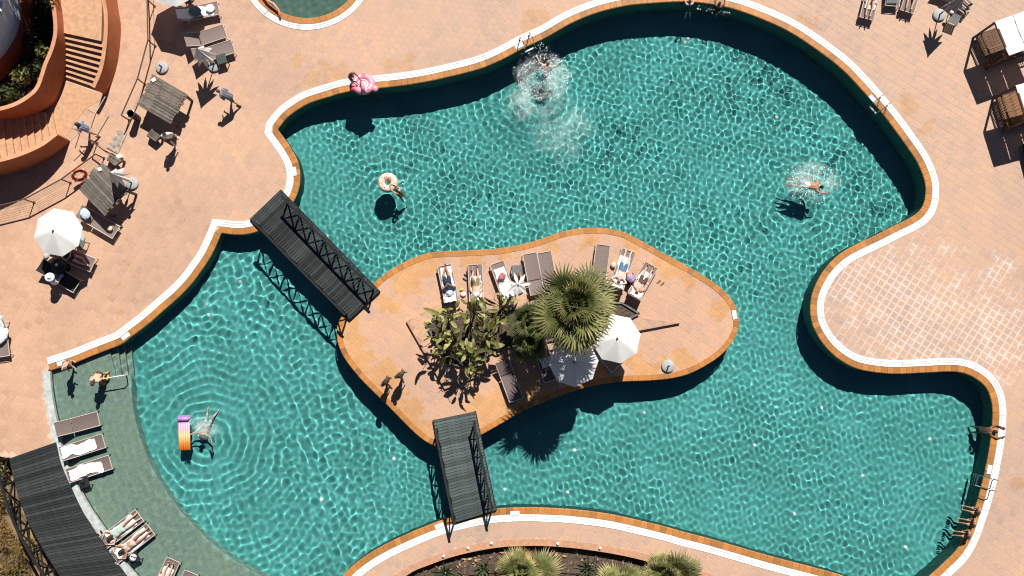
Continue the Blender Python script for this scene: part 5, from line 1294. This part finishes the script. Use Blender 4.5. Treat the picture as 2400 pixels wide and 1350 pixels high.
def ang(a, b):
    "heading (rotation about z) so that local +y points from pixel a to pixel b"
    p, q = W(*a), W(*b); d = q-p; return math.atan2(d.y, d.x)-math.pi/2
BLK, DGR = (.018, .018, .02), (.06, .062, .07)
person('person in grey shirt and shorts bending forward beside the folded parasol shadow', place(stand(38, .26, 'hold'), W(553, 240), ang((560, 236), (528, 226))), skin='fair', hair=(.10, .07, .05), clothes=(('shirt', (.16, .17, .19), 'shirt'), ('shorts', (.12, .10, .10), 'shorts'), ('shoes', BLK, 'shoes')))
person('person in white top and dark shorts walking past the upper plank shelter', place(stand(6, .24, 'down'), W(413, 330), ang((410, 310), (420, 345))), skin='fair', hair=BLK, clothes=(('shirt', (.62, .63, .64), 'shirt'), ('shorts', (.05, .055, .07), 'shorts'), ('shoes', (.6, .6, .6), 'shoes')))
person('person in blue-grey shirt and white shorts walking below the stairs', place(stand(10, .26, 'hold'), W(222, 312), ang((235, 305), (205, 300))), skin='tan', hair=(.05, .03, .02), hairlen=1, clothes=(('shirt', (.28, .32, .42), 'shirt'), ('shorts', (.55, .56, .6), 'shorts'), ('shoes', (.7, .7, .7), 'shoes')))
person('person in dark clothes walking, nearest the island rim at lower left', place(stand(4, .2, 'down'), W(911, 893), ang((911, 880), (935, 905))), skin='brown', hair=BLK, clothes=(('shirt', (.05, .035, .03), 'shirt'), ('shorts', (.03, .025, .028), 'shorts')))
person('person in dark clothes walking behind, right of the pair on the island', place(stand(4, .2, 'down'), W(944, 877), ang((944, 865), (960, 895))), skin='brown', hair=(.03, .02, .015), clothes=(('shirt', (.07, .05, .04), 'shirt'), ('shorts', (.05, .06, .08), 'shorts')))
person('child in a dark swimsuit holding the pink inflatable at the pool edge', place(stand(14, .1, 'fwd'), W(829, 190), ang((826, 180), (848, 200)), .86), .86, 'brown', (.04, .02, .015), 1, (('swimsuit', (.06, .02, .025), 'suit'),))
person('child in swim trunks stooping on the coping above the shallow shelf', place(stand(34, .1, 'hold'), W(172, 852), ang((165, 845), (185, 862)), .92), .92, 'fair', (.12, .07, .05), 0, (('trunks', (.16, .07, .06), 'shorts'),))
person('person stooping in the shallows with yellow inflatable toy', place(stand(42, .1, 'hold'), W(252, 876, ZS), ang((252, 866), (248, 890))), 1., 'fair', (.05, .025, .02), 1, (('swimsuit', (.10, .04, .03), 'briefs'),), True)
person('man in navy shirt and patterned shorts lying face up on the island', lying('i1', arms='belly', spread=.05, dy=-.12, cross=True), 1., 'tan', (.5, .5, .5), 0, (('shirt', (.012, .025, .055), 'shirt'), ('shorts', (.03, .045, .085), 'shorts')), hat=(.55, .57, .6))
person('sunbather in olive shorts with broad pale hat on the island', lying('i2', arms='side', bend=1), 1., 'fair', (.2, .14, .08), 0, (('shorts', (.22, .17, .08), 'shorts'),), hat=(.78, .74, .66))
person('sunbather in blue patterned shorts on the lounger upper right of the palm', lying('i7', True, 'head', spread=.12), 1., 'pale', (.30, .16, .13), 0, (('shorts', (.10, .17, .26), 'shorts'),))
person('sunbather in brown shorts on the rightmost island lounger', lying('i8', False, 'side', spread=.14), 1., 'fair', (.12, .07, .05), 0, (('shorts', (.12, .06, .05), 'shorts'),))
person('woman in mint bikini lying on the upper lounger of the shallow pair', lying('s4', True, 'up', bend=0, spread=.13), .96, 'fair', (.05, .03, .02), 1, (('bikini_bottom', (.25, .62, .52), 'briefs'), ('bikini_top', (.25, .62, .52), 'top')))
person('woman in pale bikini lying on the lower lounger of the shallow pair', lying('s5', True, 'up', spread=.09), .96, 'tan', (.03, .02, .02), 1, (('bikini_bottom', (.5, .42, .38), 'briefs'), ('bikini_top', (.45, .4, .38), 'top')))
person('sunbather on the bottom edge lounger showing only the legs', lying('s6', False, 'side', spread=.09), 1., 'fair', (.1, .06, .04), 1, (('swimsuit', (.2, .05, .05), 'suit'),))
person('person in dark swimsuit reclining with legs out from under the left parasol', lying('d5', False, 'belly', spread=.08, cross=True), 1., 'fair', (.1, .05, .03), 1, (('swimsuit', (.045, .03, .04), 'suit'),))
person('person in pale blue clothes and white hat seated in the parasol shade', place(sit(.46, .0, 16), W(138, 664, 0), ang((138, 664), (155, 636))), 1.05, 'fair', (.5, .5, .5), 0, (('shirt', (.62, .65, .70), 'shirt'), ('trousers', (.24, .36, .50), 'trousers')), hat=(.75, .76, .77))
person('sunbather with white towel on the leftmost top right lounger', lying('r1', False, 'side', spread=.1, dy=-.02), 1., 'fair', (.2, .1, .06), 1, (('swimsuit', (.5, .5, .5), 'suit'),))
person('sunbather with bent legs on the third top right lounger', lying('r3', False, 'side', spread=.12), 1., 'fair', (.1, .06, .04), 0, (('shorts', (.2, .05, .04), 'shorts'),))
person('sunbather in black shoes beside the grey folded parasol', lying('r4', False, 'belly', spread=.12), 1., 'pale', (.1, .06, .04), 0, (('shirt', (.13, .14, .15), 'shirt'), ('shorts', (.5, .5, .52), 'shorts'), ('shoes', BLK, 'shoes')))
for i, (x, y, lb, hc) in enumerate(((2290, 1198, 'uppermost of three children sitting on the right pool edge', (.16, .07, .05)), (2280, 1224, 'middle one of three children sitting on the right pool edge', (.32, .18, .09)), (2268, 1250, 'lowest of three children sitting on the right pool edge', (.20, .09, .06)))):
    J = place(sit(.14, .22, 22), W(x, y, 0), ang((x, y), (x-60, y-14+i*8)), .82); person(lb, J, .82, 'tan', hc, 1, (('swimsuit', ((.05, .03, .05), (.10, .03, .04), (.04, .05, .09))[i], 'suit'),), True)
person('man in grey trunks leaning out over the right pool edge with stretched arms', place(edgehold(), W(2324, 1011, 0), ang((2310, 1010), (2340, 1012)), 1.), 1., 'brown', BLK, 0, (('trunks', (.09, .10, .085), 'shorts'),), True)
person('child in green swimsuit holding the upper pool edge', place(edgehold(), W(1616, 8, 0), ang((1616, 20), (1614, 4)), .8), .8, 'pale', (.07, .04, .06), 1, (('swimsuit', (.03, .09, .08), 'suit'),), True)
person('dark haired child half out of the water at the upper pool edge', place(edgehold(), W(1684, 13, 0), ang((1684, 20), (1690, 4)), .8), .8, 'brown', BLK, 1, (('swimsuit', (.05, .02, .02), 'suit'),), True)
person('man in white shorts swimming towards the right edge', place(dive(swim('crawl'), 6), W(1893, 433, WL+.02), ang((1893, 430), (1930, 437))), 1., 'tan', (.02, .025, .02), 0, (('shorts', (.66, .70, .69), 'shorts'),), True)
person('pale swimmer crouched in the ring of foam at the upper edge', place(dive(swim('side', .2), 32), W(1279, 176, WL-.24), ang((1277, 178), (1283, 150))), 1., 'pale', (.4, .28, .2), 0, (('trunks', (.4, .4, .4), 'shorts'),), True)
person('swimmer with spread arms beside the purple and orange air mattress', place(dive(swim('side', .25), 30), W(484, 996, WL-.36), ang((488, 985), (478, 1020))), 1., 'pale', (.09, .07, .05), 0, (('trunks', (.5, .55, .55), 'shorts'),), True)
person('dark haired child clinging to the ring shaped float', place(hang(), W(931, 448, WL+.10), ang((941, 458), (918, 436)), .8), .8, 'fair', (.03, .02, .015), 1, (('swimsuit', (.25, .14, .08), 'suit'),), True)

# ================================================================== FLOATS AND FOAM
fl = thing('flamingo_float', 'pink inflatable bird ring held at the upper left pool edge', 'inflatable', W(851, 197, .62), (R(-14), R(6), .15))
mp, md, ml = mat('pink_vinyl', (.80, .29, .36), .3, .05, spec=.5), mat('deep_pink_vinyl', (.66, .06, .13), .3, .05, spec=.5), mat('blush_vinyl', (.82, .50, .52), .35, .05, spec=.5)
torus(.40, .16, 36, 14).build('ring', mp, fl, True); MB().lathe([(.34, -.06), (.2, -.04), (.14, .02), (.09, .05), (0, .06)], 24).build('seat_floor', ml, fl, True); torus(.22, .055, 28, 8).build('inner_tube', ml, fl, True)
MB().ball((-.53, -.10, .02), (.13, .22, .12), 14, 9).build('wing', md, fl, True); MB().ball((.52, -.33, .02), (.16, .17, .13), 14, 9).build('wing', mp, fl, True)
MB().tube([(-.02, -.50, .08), (-.03, -.44, .32), (-.02, -.30, .42), (-.03, -.18, .36), (-.06, -.10, .26)], [.10, .085, .075, .07, .05], 12).build('neck', mp, fl, True); MB().ball((-.08, -.06, .23), (.08, .09, .07), 12, 8).build('head', md, fl, True)
MB().tube([(-.09, -.0, .22), (-.10, .05, .16)], [.045, .015], 8).build('beak', M_black, fl, True); MB().box((.08, .42, .155), (.2, .12, .03), -.2).build('patch', md, fl)
for x, y, a in ((-.30, -.24, 1.2), (.20, -.40, .5)): MB().box((x, y, .165), (.09, .03, .02), a).build('valve_tab', M_black, fl)
dn = thing('ring_float', 'sprinkled beige ring float with a hole in the upper basin', 'inflatable', W(909, 428, WL+.05), .3)
torus(.30, .165, 36, 14).build('ring', mat('biscuit_vinyl', (.60, .36, .20), .35, .05, spec=.5), dn, True)
mb = MB(); n, m_ = 40, 9; vs = []
for i in range(n):
    a = 6.2832*i/n; ext = .18+.14*math.sin(a*5)+.08*math.sin(a*3+1)
    for j in range(m_): b = -ext+(math.pi+2*ext)*j/(m_-1); r = .30+.176*math.cos(b); vs.append((r*math.cos(a), r*math.sin(a), .176*math.sin(b)))
mb.add(vs, [(i*m_+j, ((i+1) % n)*m_+j, ((i+1) % n)*m_+j+1, i*m_+j+1) for i in range(n) for j in range(m_-1)]).build('icing', mat('icing_vinyl', (.80, .57, .43), .35, .16, 9, spec=.5), dn, True)
for k in range(46):
    a, b = random.random()*6.283, random.uniform(.5, 2.6); r = .30+.18*math.cos(b)
    MB().box((0, 0, 0), (.06, .018, .012)).build('sprinkle', (md, M_brown, mp, mat('teal_dot', (.1, .35, .35), .5))[k % 4], dn, loc=(r*math.cos(a), r*math.sin(a), .18*math.sin(b)), rot=(0, b-1.57, random.random()*6))
# air mattress with a purple to orange fade
m = bpy.data.materials.new('fade_vinyl'); m.use_nodes = True; N, L = m.node_tree.nodes, m.node_tree.links; b = N['Principled BSDF']; b.inputs['Roughness'].default_value = .3
tc = N.new('ShaderNodeTexCoord'); sp = N.new('ShaderNodeSeparateXYZ'); mr = N.new('ShaderNodeMapRange'); mr.inputs[1].default_value = -.83; mr.inputs[2].default_value = .83; cr = N.new('ShaderNodeValToRGB')
L.new(tc.outputs['Object'], sp.inputs[0]); L.new(sp.outputs['Y'], mr.inputs[0]); L.new(mr.outputs[0], cr.inputs[0]); L.new(cr.outputs[0], b.inputs['Base Color'])
cr.color_ramp.elements[0].color = (.72, .13, .012, 1); cr.color_ramp.elements[1].color = (.34, .20, .52, 1)
for p, c in ((.2, (.78, .30, .05, 1)), (.42, (.82, .58, .28, 1)), (.58, (.75, .42, .40, 1)), (.75, (.62, .28, .58, 1))): e = cr.color_ramp.elements.new(p); e.color = c
am = thing('air_mattress', 'air mattress fading from purple to orange in the left basin', 'inflatable', W(432, 1015, WL+.06), R(3))
for k in range(5):
    x = -.21+.105*k; MB().tube([(x, -.80, 0), (x, -.77, .0), (x, 0, .01), (x, .47, 0), (x, .5, 0)], [.02, .065, .06, .065, .03], 10).build('air_chamber', m, am, True)
MB().tube([(-.27, .66, .04), (-.22, .66, .06), (.22, .66, .06), (.27, .66, .04)], [.03, .10, .10, .03], 12).build('pillow', m, am, True)
MB().prism([(-.27, -.8), (.27, -.8), (.26, .4), (.29, .82), (-.29, .82), (-.26, .4)], -.03, -.01).build('sheet', m, am)
# toys and noodle
nd = MB().tube([W(616, -6, .1), W(628, 2, .22), W(640, 8, .28), W(652, 22, .2), W(657, 44, .06)], .055, 10).build('pool_noodle', mat('coral_foam', (.78, .30, .20), .7), None, True); tag(nd, 'coral pool noodle curving over the edge of the small round pool', 'pool noodle')
ty = thing('inflatable_toy', 'yellow and orange inflatable toy in the shallow water', 'inflatable', W(247, 884, WL+.06), .5)
torus(.11, .07, 20, 10).build('ring', mat('yellow_vinyl', (.80, .42, .03), .35, .1), ty, True)
for a in (2.2, 3.1, 4.0): MB().ball((.3*math.cos(a), .3*math.sin(a), .02), .085, 10, 7).build('lobe', mat('orange_vinyl', (.78, .25, .03), .35, .1), ty, True)
def foam_patch(cx, cy, rx, ry, n, ring=False):
    mb = FO
    for _ in range(n):
        a = random.random()*6.283; r = math.sqrt(random.random()) if not ring else random.gauss(.92, .10)
        x, y = cx+rx*r*math.cos(a), cy+ry*r*math.sin(a)
        if noise2(x*.09, y*.09)+noise2(x*.3+4, y*.3)*.6 < random.uniform(-.9, .5): continue
        q = W(x, y, WL+.012); s = random.uniform(.006, .02)*random.uniform(.5, 1.2); e = random.uniform(.7, 1.9); t = random.random()*3.14; c, d = math.cos(t), math.sin(t)
        ring_ = [(q.x+s*e*math.cos(k*1.0472)*c-s*math.sin(k*1.0472)*d, q.y+s*e*math.cos(k*1.0472)*d+s*math.sin(k*1.0472)*c, q.z) for k in range(6)]
        mb.add(ring_+[(q.x, q.y, q.z+s*.35)], [(k, (k+1) % 6, 6) for k in range(6)])
FO = MB(); FILM = MB(); FALL = []
foam_patch(1272, 182, 60, 52, 1300); foam_patch(1275, 180, 62, 54, 900, True); foam_patch(1310, 285, 66, 60, 420); foam_patch(1240, 112, 48, 16, 130); foam_patch(1205, 220, 14, 24, 26)
foam_patch(1905, 420, 55, 38, 900); foam_patch(1285, 165, 22, 20, 300); foam_patch(1900, 455, 45, 26, 160); foam_patch(1870, 400, 40, 20, 60); foam_patch(470, 1000, 34, 24, 130); foam_patch(1660, 18, 30, 8, 60); foam_patch(1690, 30, 22, 6, 40); foam_patch(932, 440, 22, 18, 40)
for (cx, cyy, rx, ry) in ((1274, 182, 1.4, 1.25), (1318, 300, 1.7, 1.9), (1905, 422, 1.5, 1.05), (478, 1000, .8, .6), (1235, 240, 1.2, 1.0)):
    c = W(cx, cyy, WL+.022); nr, na = 14, 60; vs = [(c.x, c.y, c.z)]; sd = random.random()*9
    for i in range(1, nr+1):
        for k in range(na): a = 6.2832*k/na; r = i/nr*(1+.16*noise2(math.cos(a)*2+sd, math.sin(a)*2)); vs.append((c.x+rx*r*math.cos(a), c.y+ry*r*math.sin(a), c.z))
    fs_ = .5 if cyy == 300 else 1.; FALL += [fs_]+[fs_*max(0., 1-(i/nr)**2.2) for i in range(1, nr+1) for k in range(na)]
    FILM.add(vs, [(0, 1+k, 1+(k+1) % na) for k in range(na)]+[(1+i*na+k, 1+(i+1)*na+k, 1+(i+1)*na+(k+1) % na, 1+i*na+(k+1) % na) for i in range(nr-1) for k in range(na)])
m = bpy.data.materials.new('bubble_film'); m.use_nodes = True; N, L = m.node_tree.nodes, m.node_tree.links; b = N['Principled BSDF']; b.inputs['Base Color'].default_value = (.70, .82, .79, 1); b.inputs['Roughness'].default_value = .6
tc = N.new('ShaderNodeTexCoord'); n1 = N.new('ShaderNodeTexNoise'); n1.inputs['Scale'].default_value = 5.5; n1.inputs['Detail'].default_value = 8; n1.inputs['Roughness'].default_value = .72; n1.inputs['Distortion'].default_value = 1.2; L.new(tc.outputs['Object'], n1.inputs['Vector'])
n2 = N.new('ShaderNodeTexNoise'); n2.inputs['Scale'].default_value = 1.1; n2.inputs['Detail'].default_value = 3; L.new(tc.outputs['Object'], n2.inputs['Vector'])
ad = N.new('ShaderNodeMath'); ad.operation = 'ADD'; L.new(n1.outputs[0], ad.inputs[0]); L.new(n2.outputs[0], ad.inputs[1]); mr = N.new('ShaderNodeMapRange'); L.new(ad.outputs[0], mr.inputs[0])
for i, v in enumerate((.84, 1.40, 0., .68)): mr.inputs[i+1].default_value = v
fa = N.new('ShaderNodeAttribute'); fa.attribute_name = 'fall'; fm = N.new('ShaderNodeMath'); fm.operation = 'MULTIPLY'; L.new(mr.outputs[0], fm.inputs[0]); L.new(fa.outputs['Fac'], fm.inputs[1]); L.new(fm.outputs[0], b.inputs['Alpha'])
o = FILM.build('bubbles', m); at_ = o.data.attributes.new('fall', 'FLOAT', 'POINT'); at_.data.foreach_set('value', np.array(FALL, np.float32)); tag(o, 'thin milky film of bubbles round the swimmers', 'foam', kind='stuff')
o = FO.build('foam', M_foam); tag(o, 'white foam and spray on the water round the swimmers', 'foam', kind='stuff')
